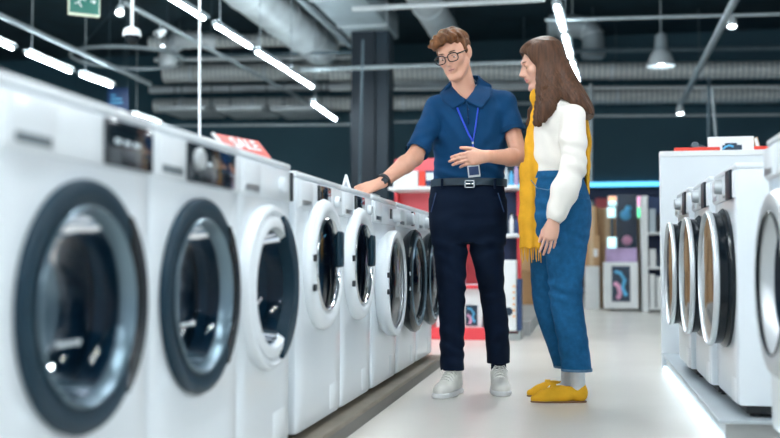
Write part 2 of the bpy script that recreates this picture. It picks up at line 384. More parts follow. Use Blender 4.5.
# sloping track rails towards the vanishing point, with spots
def rail(a, b, r, mat, label): return cyl_between('track_rail', a, b, r, mat, label, 'rail', bands=False)
a, b = row_pts(-20, 6, 150, 84, 3.6); rail(a, b, .035, 'pipe', 'long grey track rail sloping across the upper left corner')
a, b = row_pts(125, 3, 318, 108, 3.75); rail(a, b, .03, 'pipe', 'grey spotlight track rail sloping under the long row of tube lamps')
rail(at(738, -6, 11), at(681, 104, 17.5), .045, 'pipe', 'thin diagonal track rail at upper right carrying two spotlights')

def spotlight(p, rz, tilt, label, s=1.0, lit=True):
    t = thing('spotlight', label, 'spotlight', p, rz)
    B().tube([(0, 0, 0), (0, 0, .16*s)], .012*s, 8).obj('stem', 'pipe', t)
    mm = Matrix.Rotation(tilt, 4, 'X')
    g = B(); g.lathe([(0, .09*s), (.03*s, .09*s), (.045*s, .07*s), (.06*s, -.02*s), (.062*s, -.07*s), (.055*s, -.07*s), (.05*s, -.055*s), (0, -.055*s)], n=24, mat=mm)
    h = g.obj('lamp_head', 'camera_white', t)
    B().lathe([(0, -.062*s), (.05*s, -.062*s), (.05*s, -.057*s), (0, -.057*s)], n=24, mat=mm).obj('bulb', 'spot' if lit else 'chrome', t)
    return t
spotlight(at(120, 10, 9.5), R(20), R(50), 'white spotlight at upper left between exit sign and ceiling camera', .75)
spotlight(at(160, 33, 11.5), R(-40), R(35), 'unlit spotlight on the sloping rail, right of the ceiling camera', .9, False)
spotlight(at(732, 22, 12.5), R(-10), R(70), 'glowing spotlight near the upper right corner', .95)
spotlight(at(680, 110, 17.0), R(10), R(75), 'glowing spotlight low on the diagonal rail, above the white panel', 1.0)
spotlight(at(163, 44, 14), R(10), R(80), 'tiny far spotlight on sloping rail near the curved duct elbow', .5)

# pendant high bay lamp
p = at(661, 60, 16)
t = thing('pendant_lamp', 'bell shaped industrial pendant lamp hanging at upper right', 'lamp', p)
mz = Matrix.Rotation(PI/2, 4, 'X')
B().tube([(0, 0, .42), (0, 0, H-p.z)], .012, 8).obj('cord', 'pipe', t)
B().lathe([(0, .42), (.05, .42), (.09, .38), (.10, .2), (.12, .12), (0, .12)], n=24, mat=mz).obj('ballast_housing', 'duct_grey', t)
B().lathe([(.12, .14), (.16, .08), (.20, -.02), (.22, -.10), (.21, -.10), (.19, -.02), (.14, .08), (.11, .12)], n=28, mat=mz, close=True).obj('lamp_shade', 'duct_plain', t)
B().lathe([(0, .03), (.05, .02), (.06, -.03), (.04, -.08), (0, -.09)], n=18, mat=mz).obj('bulb', 'spot', t)

# ceiling security camera
p = at(132, 36, 8.5)
t = thing('security_camera', 'white dome security camera hanging on a pole at upper left', 'security camera', p)
B().tube([(0, 0, .06), (0, 0, H-p.z)], .018, 12).obj('pole', 'camera_white', t)
B().lathe([(0, .085), (.03, .085), (.075, .06), (.085, .02), (.085, -.005), (0, -.005)], n=28, mat=mz).obj('housing', 'camera_white', t)
B().lathe([(.07, 0), (.068, -.03), (.05, -.06), (.02, -.075), (0, -.077)], n=28, mat=mz).obj('dome', 'door_black', t)

# hanging exit sign and navy sign
p = at(84, -3, 9.6)
t = thing('exit_sign', 'green emergency exit box sign hanging at the top left', 'sign', p, R(38))
B().box((-.16, -.035, -.20), (.16, .035, .12), .006).obj('sign_box', 'exit_side', t)
B().box((-.15, -.041, -.185), (.15, -.035, .11), .002).obj('green_face', 'exit_green', t)
g = B()
for (x0, z0, x1, z1, r) in [(-.03, -.02, -.06, -.07, .008), (-.06, -.07, -.03, -.12, .007), (-.06, -.07, -.10, -.09, .007), (-.03, -.02, .01, -.05, .007), (-.03, -.02, -.08, .0, .007)]: g.tube([(x0, -.043, z0), (x1, -.043, z1)], r, 6)
g.obj('running_figure', 'letter', t)
B().lathe([(0, -.046), (.014, -.044), (0, -.041)], c=(-.012, 0, .012), n=12).obj('figure_head', 'letter', t)
g = B()
for (x0, z0, x1, z1, r) in [(.06, -.05, .11, -.05, .008), (.09, -.03, .11, -.05, .008), (.09, -.07, .11, -.05, .008)]: g.tube([(x0, -.043, z0), (x1, -.043, z1)], r, 6)
g.obj('arrow', 'letter', t)
B().tube([(-.12, 0, .12), (-.12, 0, H-p.z)], .004, 6).obj('wire', 'pipe', t); B().tube([(.12, 0, .12), (.12, 0, H-p.z)], .004, 6).obj('wire', 'pipe', t)
p = at(118, 99, 14.5)
t = thing('hanging_sign', 'navy blue square sign hanging above the left washers', 'sign', p, R(5))
B().box((-.17, -.01, -.18), (.17, .01, .18), .003).obj('sign_panel', 'navy', t)
g = B()
for k, w in enumerate((.05, .11, .12)): g.box((-.12, -.014, .05-k*.06), (-.12+w*1.7, -.010, .068-k*.06))
g.obj('lettering', 'art_blue', t)
B().tube([(-.15, 0, .18), (-.15, 0, H-p.z)], .004, 6).obj('wire', 'pipe_dark', t); B().tube([(.15, 0, .18), (.15, 0, H-p.z)], .004, 6).obj('wire', 'pipe_dark', t)

# vertical poles / cables
def pole(px, py0, py1, Y, r, mat, label, name='hanging_cable', cat='cable', px1=None):
    a, b = at(px, py0, Y), at(px if px1 is None else px1, py1, Y); a.z = max(a.z, min(a.z, H))
    t = cyl_between(name, a, b, r, mat, label, cat, bands=False); return t
pole(199.5, -30, 362, 6.5, .011, 'pipe_white', 'white vertical pole in front of the tube lamps, left of centre', 'pole', 'pole')
pole(363, 40, 305, 13, .015, 'pipe_dark', 'grey cable hanging slightly askew in front of the dark column', px1=357)
pole(591, 84, 182, 17, .03, 'pipe', 'pale vertical pipe right of the hair of the woman', 'pipe', 'pipe')
pole(709, 78, 137, 16, .03, 'pipe_dark', 'dark vertical pipe above the white panel at right', 'pipe', 'pipe')
pole(712, 88, 137, 15.5, .02, 'pipe', 'pale thin cable right of the dark vertical pipe', px1=716)
# ------------------------------------------------------------------ washing machines
def cabinet(w, d, h, z0, cx, cz, ro, cr=.018, er=.012):
    "white body: front plate with a round porthole opening, rounded front edge; front faces -y"
    n = 112; x0, x1, zb, zt = -w/2, w/2, z0, h
    angs = sorted([2*PI*k/n for k in range(n)]+[math.atan2(z-cz, x-cx) % (2*PI) for x in (x0, x1) for z in (zb, zt)])
    def rect(a, ins):
        ca, sa = math.cos(a), math.sin(a); ts = []
        if ca > 1e-9: ts.append((x1-ins-cx)/ca)
        if ca < -1e-9: ts.append((x0+ins-cx)/ca)
        if sa > 1e-9: ts.append((zt-ins-cz)/sa)
        if sa < -1e-9: ts.append((zb+ins-cz)/sa)
        t = min(ts); x, z = cx+ca*t, cz+sa*t
        # round the four corners
        c = max(cr-ins*.3, .004); ex, ez = x1-ins-c, zt-ins-c; fx, fz = x0+ins+c, zb+ins+c
        X = ex if x > ex else fx if x < fx else None; Z = ez if z > ez else fz if z < fz else None
        if X is not None and Z is not None:
            v = Vector((x-X, z-Z)); L = v.length
            if L > c: v *= c/L; x, z = X+v.x, Z+v.y
        return x, z
    loops = []
    y = -d/2
    for ins, yy in ((.0, d/2), (0, y+er), (er*.3, y+er*.3), (er, y)):
        loops.append([(q[0], yy, q[1]) for q in (rect(a, ins) for a in angs)])
    for k in (.5, .15): loops.append([((cx+ro*math.cos(a))*(1-k)+rect(a, er)[0]*k, y, (cz+ro*math.sin(a))*(1-k)+rect(a, er)[1]*k) for a in angs])
    loops.append([(cx+ro*math.cos(a), y, cz+ro*math.sin(a)) for a in angs])
    loops.append([(cx+(ro-.006)*math.cos(a), y+.006, cz+(ro-.006)*math.sin(a)) for a in angs])
    loops.append([(cx+(ro-.006)*math.cos(a), y+.06, cz+(ro-.006)*math.sin(a)) for a in angs])
    m = len(angs); vs = [v for l in loops for v in l]; fs = []
    for i in range(len(loops)-1):
        for k in range(m): fs.append((i*m+k, i*m+(k+1) % m, (i+1)*m+(k+1) % m, (i+1)*m+k))
    fs.append(tuple(range(m)))
    g = B(); g.add(vs, fs); return g

def sector(r0, r1, y0, y1, a0, a1, dz, n=22):
    "crescent shaped grip: part of a ring, tapering to its ends"
    vs = []; fs = []
    for k in range(n+1):
        u = k/n; a = R(a0+(a1-a0)*u); e = min(1, min(u, 1-u)*6); ri = r1-(r1-r0)*(.45+.55*e)
        for rr_, yy in ((ri, y1), (ri+.004, y0+.001), ((ri+r1)/2, y0), (r1-.004, y0+.002), (r1, y1)): vs.append((math.cos(a)*rr_, yy, dz+math.sin(a)*rr_))
    for k in range(n):
        for j in range(5): fs.append((k*5+j, k*5+(j+1) % 5, (k+1)*5+(j+1) % 5, (k+1)*5+j))
    fs += [tuple(range(5)), tuple(range(n*5, n*5+5))]
    return B().add(vs, fs)
def washer(style, label, group, w=.598, d=.56, h=.87, dz=.485, yc_=0):
    t = thing('washing_machine', label, 'washing machine', group=group)
    y = -d/2; z0 = .04 if style.startswith('silver') else .022; ro = .205 if style == 'front' else .19
    if style.startswith('silver'): B().box((-w/2+.03, y+.03, .012), (w/2-.03, d/2-.03, z0+.01), .004).obj('feet_gap_shade', 'rubber', t)  # dark inset box stands in for the shade between the feet
    cabinet(w, d, h-.018, z0, 0, dz, ro).obj('body', 'enamel', t)
    B().box((-w/2, y-.003, h-.022), (w/2, d/2, h), .008).obj('top_panel', 'white_plastic', t)
    for sx in (-1, 1):
        for sy in (-1, 1):
            B().tube([(sx*(w/2-.07), sy*(d/2-.07), 0), (sx*(w/2-.07), sy*(d/2-.07), .008), (sx*(w/2-.07), sy*(d/2-.07), .03)], [.024, .022, .014], 14).obj('foot', 'rubber', t)
    # drum and rubber door seal inside
    B().lathe([(ro-.012, y+.055), (ro-.004, y+.09), (.235, y+.11), (.24, y+.40), (.2, y+.42), (.05, y+.40), (0, y+.39)], c=(0, 0, dz)).obj('drum', 'drum', t)
    g = B().lathe([(ro-.005, y+.004), (ro-.014, y+.002), (ro-.022, y+.03), (ro-.018, y+.05), (ro-.03, y+.07), (ro-.012, y+.085)], c=(0, 0, dz)); g.obj('door_seal', 'gasket', t)
    # control panel strip, drawer, flap
    pz0, pz1 = h-.125, h-.026
    B().box((-w/2+.004, y-.007, pz0), (w/2-.004, y+.004, pz1), .005).obj('control_panel', 'white_plastic', t)
    dr = B().box((-w/2+.012, y-.013, pz0+.006), (-w/2+.165, y-.002, pz1-.004), .005).obj('detergent_drawer', 'white_plastic', t)
    g = B(); g.box((-w/2+.03, y-.015, pz0+.012), (-w/2+.145, y-.012, pz0+.030), .0014); g.obj('handle', 'gasket' if style in ('front', 'blackring') else 'steel', dr)
    B().box((w/2-.17, y-.0015, .045), (w/2-.05, y+.003, .135), .001).obj('service_flap', 'white_plastic', t)
    C = (0, 0, dz)
    if style in ('front', 'halfring'):
        dx0, dx1 = {'front': (.060, .272), 'front wide': (-.105, .212), 'halfring': (.222, .236)}[style if yc_ != 2 else 'front wide']  # halfring: only a narrow dark strip drawn for a thin dark gap
        bx = B().box((dx0, y-.016, pz0+.004), (dx1, y-.005, pz1-.002), .003).obj('display', 'display', t)
        if style == 'front':
            for k in range(3): B().box((dx0+.03+k*.042, y-.0175, pz0+.050), (dx0+.056+k*.042, y-.0155, pz0+.058), .0004).obj('lit_icon', 'icon', bx)
            if yc_ == 2: B().lathe([(0, y-.030), (.022, y-.030), (.026, y-.026), (.028, y-.012), (0, y-.012)], c=(dx0+.05, 0, (pz0+pz1)/2+.01), n=32).obj('program_knob', 'silver', t)
        if style == 'halfring': B().lathe([(0, y-.026), (.020, y-.026), (.024, y-.022), (.025, y-.008), (0, y-.008)], c=(.12, 0, (pz0+pz1)/2), n=32).obj('program_knob', 'white_plastic', t)
    elif style in ('white', 'handle'):
        B().box((-.07, y-.015, pz0+.035), (.10, y-.005, pz1-.004), .003).obj('display', 'display', t)
        kn = B().lathe([(0, y-.026), (.018, y-.026), (.021, y-.022), (.022, y-.008), (0, y-.008)], c=(.195, 0, (pz0+pz1)/2), n=32).obj('program_knob', 'white_plastic', t)
        B().box((-.0015, y-.028, (pz0+pz1)/2+.002), (.0015, y-.0255, (pz0+pz1)/2+.015)).obj('marker', 'gasket', kn).location = (.195, 0, 0)
    elif style == 'blackring':
        B().box((.10, y-.016, pz0+.016), (.18, y-.005, pz1-.004), .003).obj('display', 'display', t)
        B().lathe([(0, y-.042), (.026, y-.042), (.031, y-.036), (.033, y-.008), (0, y-.008)], c=(0, 0, (pz0+pz1)/2), n=32).obj('program_knob', 'white_plastic', t)
    elif style == 'whitering':
        B().box((.10, y-.013, pz0+.03), (.15, y-.005, pz1-.02), .003).obj('display', 'display', t)
        B().lathe([(0, y-.046), (.028, y-.046), (.032, y-.04), (.034, y-.008), (0, y-.008)], c=(.2, 0, (pz0+pz1)/2), n=32).obj('program_knob', 'white_plastic', t)
    elif style == 'silver':
        B().box((.13, y-.016, pz0-.004), (.245, y-.005, pz1+.006), .003).obj('display', 'panel_black', t)
        B().lathe([(0, y-.038), (.024, y-.038), (.028, y-.034), (.030, y-.008), (0, y-.008)], c=(-.04, 0, (pz0+pz1)/2+.01), n=32).obj('program_knob', 'silver', t)
        g = B()
        for k in range(3): g.lathe([(0, y-.012), (.007, y-.012), (.008, y-.006)], c=(.03+k*.03, 0, pz0+.02), n=14)
        g.obj('buttons', 'steel', t)
    # doors
    door = bpy.data.objects.new('door', None)
    def ring(prof, mat, name='door', par=None, n=72): return B().lathe(prof, c=C, n=n).obj(name, mat, par or t, 40)
    bowl = [(.160, y-.016), (.157, y+.0), (.150, y+.03), (.138, y+.065), (.115, y+.088), (.07, y+.098), (0, y+.10)]
    if style == 'front':
        dd = ring([(.238, y+.0), (.2400, y-.010), (.236, y-.018), (.227, y-.021), (.212, y-.021), (.202, y-.016), (.193, y-.012), (.186, y-.014), (.182, y-.004), (.190, y+.0)], 'door_dark')
        ring([(.189, y-.0175), (.185, y-.022), (.180, y-.017), (.174, y+.012), (.178, y+.012), (.182, y-.01)], 'rim_blue', 'inner_rim', dd)
        ring([(r*1.13, yy) for r, yy in bowl], 'glass_blue', 'porthole_glass', dd)
        sector(.194, .2385, y-.027, y-.014, -50, 48, dz).obj('handle', 'door_black', dd)
        g = B()
        for k, ww in enumerate((.009, .011, .007, .010, .006, .011, .008)): g.box((-.045+k*.0135, y-.0165+.045, dz-.075), (-.045+k*.0135+ww, y-.0155+.045, dz-.0655))
        g.obj('pale_mark', 'icon', dd)  # row of small pale marks inside the porthole
    elif style == 'halfring':
        dd = ring([(.243, y+0), (.245, y-.018), (.239, y-.030), (.226, y-.033), (.214, y-.026), (.211, y-.006)], 'white_plastic')
        ring([(.212, y-.018), (.210, y-.030), (.196, y-.036), (.178, y-.033), (.172, y-.02), (.170, y+0.0)], 'white_plastic', 'inner_ring', dd)
        ring([(r*1.04, yy) for r, yy in bowl], 'glass_blue', 'porthole_glass', dd)
        sector(.158, .226, y-.042, y-.004, -76, 74, dz).obj('handle', 'door_dark', dd)
        g = B(); g.tube([(-.04, y+.03, dz-.04), (-.02, y+.032, dz-.055), (0, y+.034, dz-.045), (.03, y+.034, dz-.05), (.05, y+.03, dz-.035)], .0035, 8); g.obj('pale_mark', 'paper', dd)  # pale squiggle inside the porthole
    elif style == 'white':
        dd = ring([(.231, y+0), (.234, y-.014), (.228, y-.028), (.212, y-.038), (.194, y-.039), (.178, y-.034), (.168, y-.026), (.162, y-.01)], 'white_plastic')
        ring([(.170, y-.030), (.164, y-.037), (.158, y-.030), (.156, y-.012), (.162, y-.01)], 'chrome', 'inner_rim', dd)
        ring([(.160, y-.026), (.13, y-.031), (.08, y-.035), (0, y-.037)], 'glass_pale', 'porthole_glass', dd)
        B().box((.112, y-.046, dz-.012), (.182, y-.026, dz+.122), .012, seg=3).obj('handle', 'door_dark', dd)
        for q in (-.09, .010): B().box((-.219, y-.043, dz+q), (-.196, y-.032, dz+q+.024), .003).obj('hinge', 'black', dd)
    elif style == 'whitering':
        dd = ring([(.228, y+0), (.248, y-.026), (.251, y-.052), (.243, y-.066), (.226, y-.068), (.213, y-.062), (.206, y-.045)], 'white_plastic')
        ring([(.210, y-.050), (.205, y-.060), (.198, y-.055), (.196, y-.04)], 'steel', 'inner_rim', dd)
        ring([(.203, y-.050), (.17, y-.056), (.10, y-.062), (0, y-.064)], 'glass_grey', 'porthole_glass', dd)
        for q in (-.045, .03): B().box((-.247, y-.072, dz+q), (-.223, y-.060, dz+q+.024), .003).obj('hinge', 'black', dd)
        0 and B().tube([(.226, y-.064, dz-.07), (.230, y-.080, dz-.05), (.230, y-.080, dz+.05), (.226, y-.064, dz+.07)], .010, 10).obj('handle', 'white_plastic', dd)
    elif style == 'blackring':
        dd = ring([(.245, y+0), (.270, y-.028), (.274, y-.050), (.262, y-.064), (.238, y-.068), (.214, y-.058), (.206, y-.04)], 'door_black')
        ring([(.240, y-.068), (.232, y-.074), (.224, y-.068), (.226, y-.062)], 'rim_blue', 'outer_trim', dd)
        ring([(.208, y-.045), (.18, y-.055), (.10, y-.066), (0, y-.070)], 'glass_dark', 'porthole_glass', dd)
        for q in (-.045, .03): B().box((-.262, y-.066, dz+q), (-.238, y-.054, dz+q+.02), .003).obj('hinge', 'steel', dd)
        pts = [(math.cos(R(a))*.245, y-.075, dz+math.sin(R(a))*.245) for a in range(-18, 22, 4)]
        B().tube(pts, [.004]+[.011]*(len(pts)-2)+[.004], 10).obj('handle', 'door_black', dd)
    elif style == 'silver':
        dd = ring([(.268, y+0), (.272, y-.012), (.262, y-.022), (.254, y-.026), (.256, y-.060), (.24, y-.062), (.236, y-.05)], 'door_black')
        ring([(.257, y-.054), (.263, y-.058), (.264, y-.070), (.261, y-.077), (.255, y-.078), (.251, y-.072), (.251, y-.056)], 'silver', 'silver_rim', dd)
        ring([(.252, y-.068), (.20, y-.071), (.10, y-.073), (0, y-.074)], 'glass_smoke', 'door_glass', dd)
        for q in (-.06, .06): B().box((-.285, y-.05, dz+q-.012), (-.235, y-.02, dz+q+.012), .004).obj('hinge', 'door_black', dd)
    elif style == 'silveropen':
        dd = ring([(.262, y+0), (.266, y-.03), (.252, y-.050), (.225, y-.056), (.204, y-.050), (.190, y-.030), (.176, y-.012), (.166, y-.008), (.162, y+.01)], 'silver')
        ring([(r*1.01, yy+.006) for r, yy in bowl], 'glass_dark', 'porthole_glass', dd)
        ring([(.204, y-.052), (.200, y-.056), (.196, y-.052), (.198, y-.046)], 'door_black', 'inner_rim', dd)
    return t
def place(t, loc, rz):
    t.location = loc; t.rotation_euler = (0, 0, rz); return t

# left row, faces +X; platform 0.1 m high
PL = .072; XF = -.923; D = .56
LR = 'washing machines of the left row'
row = [('front', 1.745, .58, 'white washer with dark porthole door, nearest the camera, biggest at the left edge'),
       ('front', 2.325, .57, 'second white washer from the camera, dark porthole door, left row'),
       ('halfring', 2.85, .50, 'third washer from the camera, white outer ring around dark door, left row'),
       ('white', 3.48, .62, 'fourth left washer, broad white door ring, just past the gap after the SALE sign'),
       ('white', 4.065, .55, 'fifth left washer, white door ring and dark handle, just before the hand of the man'),
       ('whitering', 4.67, .585, 'sixth left washer, white door ring without dark handle, beneath the wrist of the man'),
       ('blackring', 5.28, .59, 'black-doored washer beside the legs of the man, nearer of the two'),
       ('blackring', 5.89, .59, 'black-doored washer at the far end of the left row, against the legs of the man')]
for st, yc, w, lb in row:
    h = .906 if st in ('front', 'halfring') else .893
    zc = {'front': .511, 'halfring': .518, 'white': .583, 'whitering': .488, 'blackring': .488}[st]
    place(washer(st, lb, LR, w=w, h=h, d=D, dz=zc, yc_=2 if abs(yc-2.325) < .01 else 1), (XF-D/2, yc, PL), PI/2)
t = thing('display_platform', 'low dark display platform under the left row of washers', 'platform', (-1.2, 0, 0))
B().box((-.36, .9, 0), (.325, 6.28, PL-.02), .004).obj('plinth', 'plinth_front', t, None)
B().box((-.38, .88, PL-.02), (.333, 6.30, PL), .006).obj('deck', 'plinth_top', t, None)

# right row, faces -X
PR = .10
RR = 'silver-doored washing machines of the right row'
rr = [(.51, 5.33, 'farthest washer of the right row, silver round door, beside the white end panel'),
      (.53, 4.70, 'middle of the three washers standing on the lit right platform'),
      (.552, 4.10, 'right row washer with white side panel showing, at the near end of the lit platform')]
for x, yc, lb in rr:
    place(washer('silver', lb, RR, w=.585, h=.925, d=D, dz=.50), (x+D/2, yc, PR), -PI/2)
place(washer('silveropen', 'washer cut by the right picture edge with wide silver door ring', RR, w=.60, h=.925, d=D, dz=.49), (.565+D/2, 2.95, .115), -PI/2)
t = thing('display_platform', 'pale grey display platform under the three right hand washers, glowing at its foot', 'platform', (1.0, 0, 0))
B().box((-.50, 3.77, .012), (.9, 6.36, PR-.012), .004).obj('plinth', 'plinth_grey', t, None)
B().box((-.525, 3.74, PR-.012), (.92, 6.38, PR), .004).obj('deck', 'plinth_pale', t, None)
B().box((-.518, 3.78, .004), (-.502, 6.34, .022), .002).obj('light_strip', 'led_white', t, None)
t = thing('display_platform', 'dark display platform under the washer at the right picture edge', 'platform', (1.0, 0, 0))
B().box((-.40, 1.6, 0), (.9, 3.30, .10), .004).obj('plinth', 'rubber', t, None)
B().box((-.42, 1.58, .10), (.92, 3.32, .115), .004).obj('deck', 'plinth_grey', t, None)

# white end panel with red topper and cards
t = thing('end_panel', 'tall white partition panel closing the right row at its far end', 'partition', (.48, 6.40, 0))
B().box((0, 0, 0), (3.0, .08, 1.33), .006).obj('panel', 'panel_white', t, None)
B().box((0, -.004, 1.31), (3.0, .084, 1.345), .004).obj('top_rail', 'carton_white', t, None)
g = thing('red_topper', 'red strip lying along the top of the white panel, left of the white card', 'sign', (.60, 6.44, 1.345))
B().box((-.03, -.03, 0), (.24, .03, .022), .004).obj('strip', 'red_sign', g, None)
g = thing('red_topper', 'red strip lying along the top of the white panel, right of the white card', 'sign', (1.05, 6.44, 1.345))
B().box((-.01, -.03, 0), (1.6, .03, .022), .004).obj('strip', 'red_sign', g, None)
a = at(708, 150, 6.42); b = at(754, 150, 6.42)
g = thing('price_card', 'white card with a blue picture standing on the white panel', 'card', (a.x, 6.42, 1.345))
B().box((0, 0, 0), (b.x-a.x, .012, .085), .002).obj('card', 'paper', g, None)
q = B(); q.box((.085, -.004, 0), (.20, -.0005, .032)); q.box((.10, -.004, .03), (.17, -.0005, .045)); q.obj('picture', 'art_dark', g, None)
q = B(); q.tube([(.088, -.006, .006), (.10, -.006, .02), (.125, -.006, .030), (.15, -.006, .022)], .006, 8); q.obj('picture_wave', 'art_blue', g, None)
g = thing('tag_card', 'small tilted brown edged card just right of the white picture card', 'card', (b.x+.012, 6.42, 1.345))
B().box((0, 0, 0), (.03, .01, .075), .002, mat=Matrix.Rotation(R(-14), 4, 'Y')).obj('card', 'cardboard', g, None)
B().box((.006, -.004, .006), (.024, -.0005, .07), .001, mat=Matrix.Rotation(R(-14), 4, 'Y')).obj('face', 'paper', g, None)
a = at(690, 147, 6.45)
g = thing('clamp_lamp', 'small dark clutter of clips on the red strip, left of the white card', 'clip', (a.x+.03, 6.44, 1.367))
B().lathe([(0, .012), (.02, .012), (.024, 0), (.02, -.012), (0, -.012)], c=(0, 0, .014), n=20).obj('clip', 'pipe_dark', g)
B().tube([(.01, 0, .004), (.04, 0, .012), (.06, 0, .004)], .005, 8).obj('arm', 'pipe_dark', g)
g.name = 'cable_clip'

# SALE sign leaning back on top of the third left washer
g = thing('sale_sign', 'red SALE sign standing on top of the third left washer', 'sign', (-.955, 2.80, PL+.906), R(90))
mm = Matrix.Rotation(R(-3.5), 4, 'Y')@Matrix.Rotation(R(-38), 4, 'X')
B().box((-.20, -.003, -.004), (.19, .003, .066), .002, mat=mm).obj('board', 'red_sign', g)
B().box((-.203, -.004, .0), (-.194, .004, .069), .001, mat=mm).obj('edge_trim', 'letter', g)
tx = text_mesh('lettering', 'SALE', .056, 'letter', g, (0, 0, 0), (0, 0, 0), .001)
tx.matrix_basis = mm@Matrix.Translation((.012, -.0045, .037))@Matrix.Rotation(PI/2, 4, 'X')@Matrix.Diagonal((2.0, .95, 1, 1))
B().box((-.15, 0, 0), (.15, .06, .004), .001).obj('stand', 'letter', g)
# small white tent card near the hand
p = (-1.03, 4.33, PL+.893)
g = thing('tent_card', 'small white triangular tent card on the washer beside the watch of the man', 'card', p, R(10))
B().prism([(-.028, 0), (.028, 0), (.004, .085), (-.004, .085)], -.02, .02).obj('card', 'paper', g, None)
B().prism([(-.016, .012), (.016, .012), (0, .055)], -.0215, -.0205).obj('print', 'steel', g, None)
# white cartons seen over the tops at the left
for (x, yy, zz, w, hh, lb) in [(-1.95, 4.80, 0, .22, 1.28, 'pale carton on a pile whose top shows above the second left washer')]:
    g = thing('carton', lb, 'box', (x, yy, .98))
    B().box((-.12, -w/2, 0), (.12, w/2, hh-.98), .006).obj('box', 'carton_cream', g, None)
    B().box((-.03, -w/2-.001, hh-1.1), (.03, w/2+.001, hh-.979), .0004).obj('tape', 'tape', g, None)
    g = thing('carton', 'large pale carton standing on the floor behind the left washers', 'box', (x, yy, 0))
    B().box((-.3, -.25, 0), (.3, .25, .98), .006).obj('box', 'carton_white', g, None)
# ------------------------------------------------------------------ goods at the back
def carton(x, y, z, w, d, h, lb, mat='cardboard', group=None, name='cardboard_box', cat='box', rz=0, label=False, tape=True):
    t = thing(name, lb, cat, (x, y, z), rz, group)
    B().box((-w/2, -d/2, 0), (w/2, d/2, h), .006).obj('box', mat, t, None)
    if tape: B().box((-.03, -d/2-.002, 0), (.03, d/2+.002, h+.002), .001).obj('tape', 'tape', t, None)
    if label: B().box((w*.12, -d/2-.004, h*.3), (w*.36, -d/2-.001, h*.55)).obj('paper_label', 'paper', t, None)
    return t
def px_box(x0, x1, yt, yb, Y, d, lb, mat='cardboard', **k):
    a, b = at(x0, yb, Y), at(x1, yt, Y)
    return carton((a.x+b.x)/2, Y+d/2, max(0, a.z), b.x-a.x, d, b.z-max(0, a.z), lb, mat, **k)

# red promotion stand behind the man
Yr = 8.4
t = thing('display_stand', 'tall red promotion stand with shelves behind the man', 'display stand', (0, Yr, 0))
def P(px, py, y=Yr): v = at(px, py, y); return (v.x, v.z)
xl, zt = P(385.5, 154); xr, _ = P(520, 154); xm, zb = P(500, 342)
xq = P(497, 154)[0]; xb = P(486, 342)[0]
B().box((xl, .42, 0), (xq, .47, zt), .01).obj('back_panel', 'red_panel', t, None)
B().box((xq, .42, 0), (xr-.05, .47, zt-.25), .01).obj('side_panel', 'navy', t, None)
B().box((xl, 0, 0), (xb, .42, .10), .008).obj('base', 'red', t, None)
B().box((xb, .02, 0), (xr, .42, .10), .008).obj('base', 'plinth_grey', t, None)
zs = [P(0, 324)[1], P(0, 283)[1], P(0, 236)[1], P(0, 192)[1]]
sh = []
for i, z in enumerate(zs):
    sh.append(B().box((xl+.02, .02, z-.03), (xr-.02, .42, z), .006).obj('shelf', 'red' if i < 2 else 'carton_white', t, None))
B().box((xl+.02, .30, .10), (xl+.05, .42, zt-.05), .004).obj('upright', 'red', t, None)
B().box((xr-.05, .30, .10), (xr-.02, .42, zs[3]), .004).obj('upright', 'red', t, None)
def on(px0, px1, yt, zi, lb, mat, d=.2, y=.08, **k):
    a = at(px0, yt, Yr+y); b = at(px1, yt, Yr+y); z = zs[zi]
    return carton((a.x+b.x)/2, Yr+y+d/2, z, b.x-a.x, d, a.z-z, lb, mat, tape=False, **k)
def art(t, w, h, kind):
    "dark picture with coloured swirls on the front face of a box w wide, h tall (origin at its base centre, front at y0)"
    d = -t[1]
    o = t[0]
    B().box((-w*.30, d-.006, h*.14), (w*.30, d-.001, h*.86), .002).obj('printed_picture', 'art_dark', o, None)
    g = B(); g.tube([(-w*.20, d-.009, h*.75), (-w*.02, d-.009, h*.72), (w*.12, d-.009, h*.58), (w*.05, d-.009, h*.42), (w*.17, d-.009, h*.26)], w*.055, 8, rect=(.12, 1)); g.obj('printed_swirl', 'art_blue', o)
    g = B(); g.tube([(-w*.22, d-.010, h*.52), (-w*.08, d-.010, h*.46), (-w*.03, d-.010, h*.3), (-w*.12, d-.010, h*.2)], w*.07, 8, rect=(.12, 1)); g.obj('printed_swirl', 'art_pink', o)
q = on(393, 418, 171, 3, 'white carton on the top shelf of the red stand, left end', 'carton_white')
q = on(418.5, 425, 171, 3, 'small red carton on the top shelf of the red stand', 'red_sign', d=.12)
# handheld terminal
a = at(423, 170, Yr+.05); b = at(436, 181, Yr+.05)
q = thing('card_terminal', 'white screened terminal in a dark case beside the waist of the man', 'device', (a.x, Yr+.10, zs[3]))
B().box((0, 0, .03), (b.x-a.x, .05, a.z-zs[3]), .015).obj('case', 'navy', q)
B().box((.018, -.004, .055), (b.x-a.x-.018, .0, a.z-zs[3]-.02), .001).obj('screen', 'icon', q)
B().box((.02, 0, 0), (b.x-a.x-.02, .06, .035), .006).obj('foot', 'navy', q)
q = on(461, 482, 284, 0, 'white tablet carton with dark phone picture seen between the legs of the man', 'carton_white', d=.12)
art((q, .06), .17, .24, 0)
q = on(436, 458, 285, 0, 'white carton left of the tablet carton on the red stand', 'carton_white', d=.12)
q = on(484, 500, 288, 0, 'pale carton right of the tablet carton on the red stand', 'carton_white', d=.12)
for i, (x0, x1, yt, mt, lb) in enumerate([(441, 452, 250, 'carton_white', 'white carton on middle shelf of red stand, left of the legs'), (454, 464, 246, 'art_purple', 'purple carton on middle shelf of red stand'), (484, 496, 248, 'carton_white', 'white carton on middle shelf of red stand, right of the legs')]):
    on(x0, x1, yt, 1, lb, mt, d=.14)
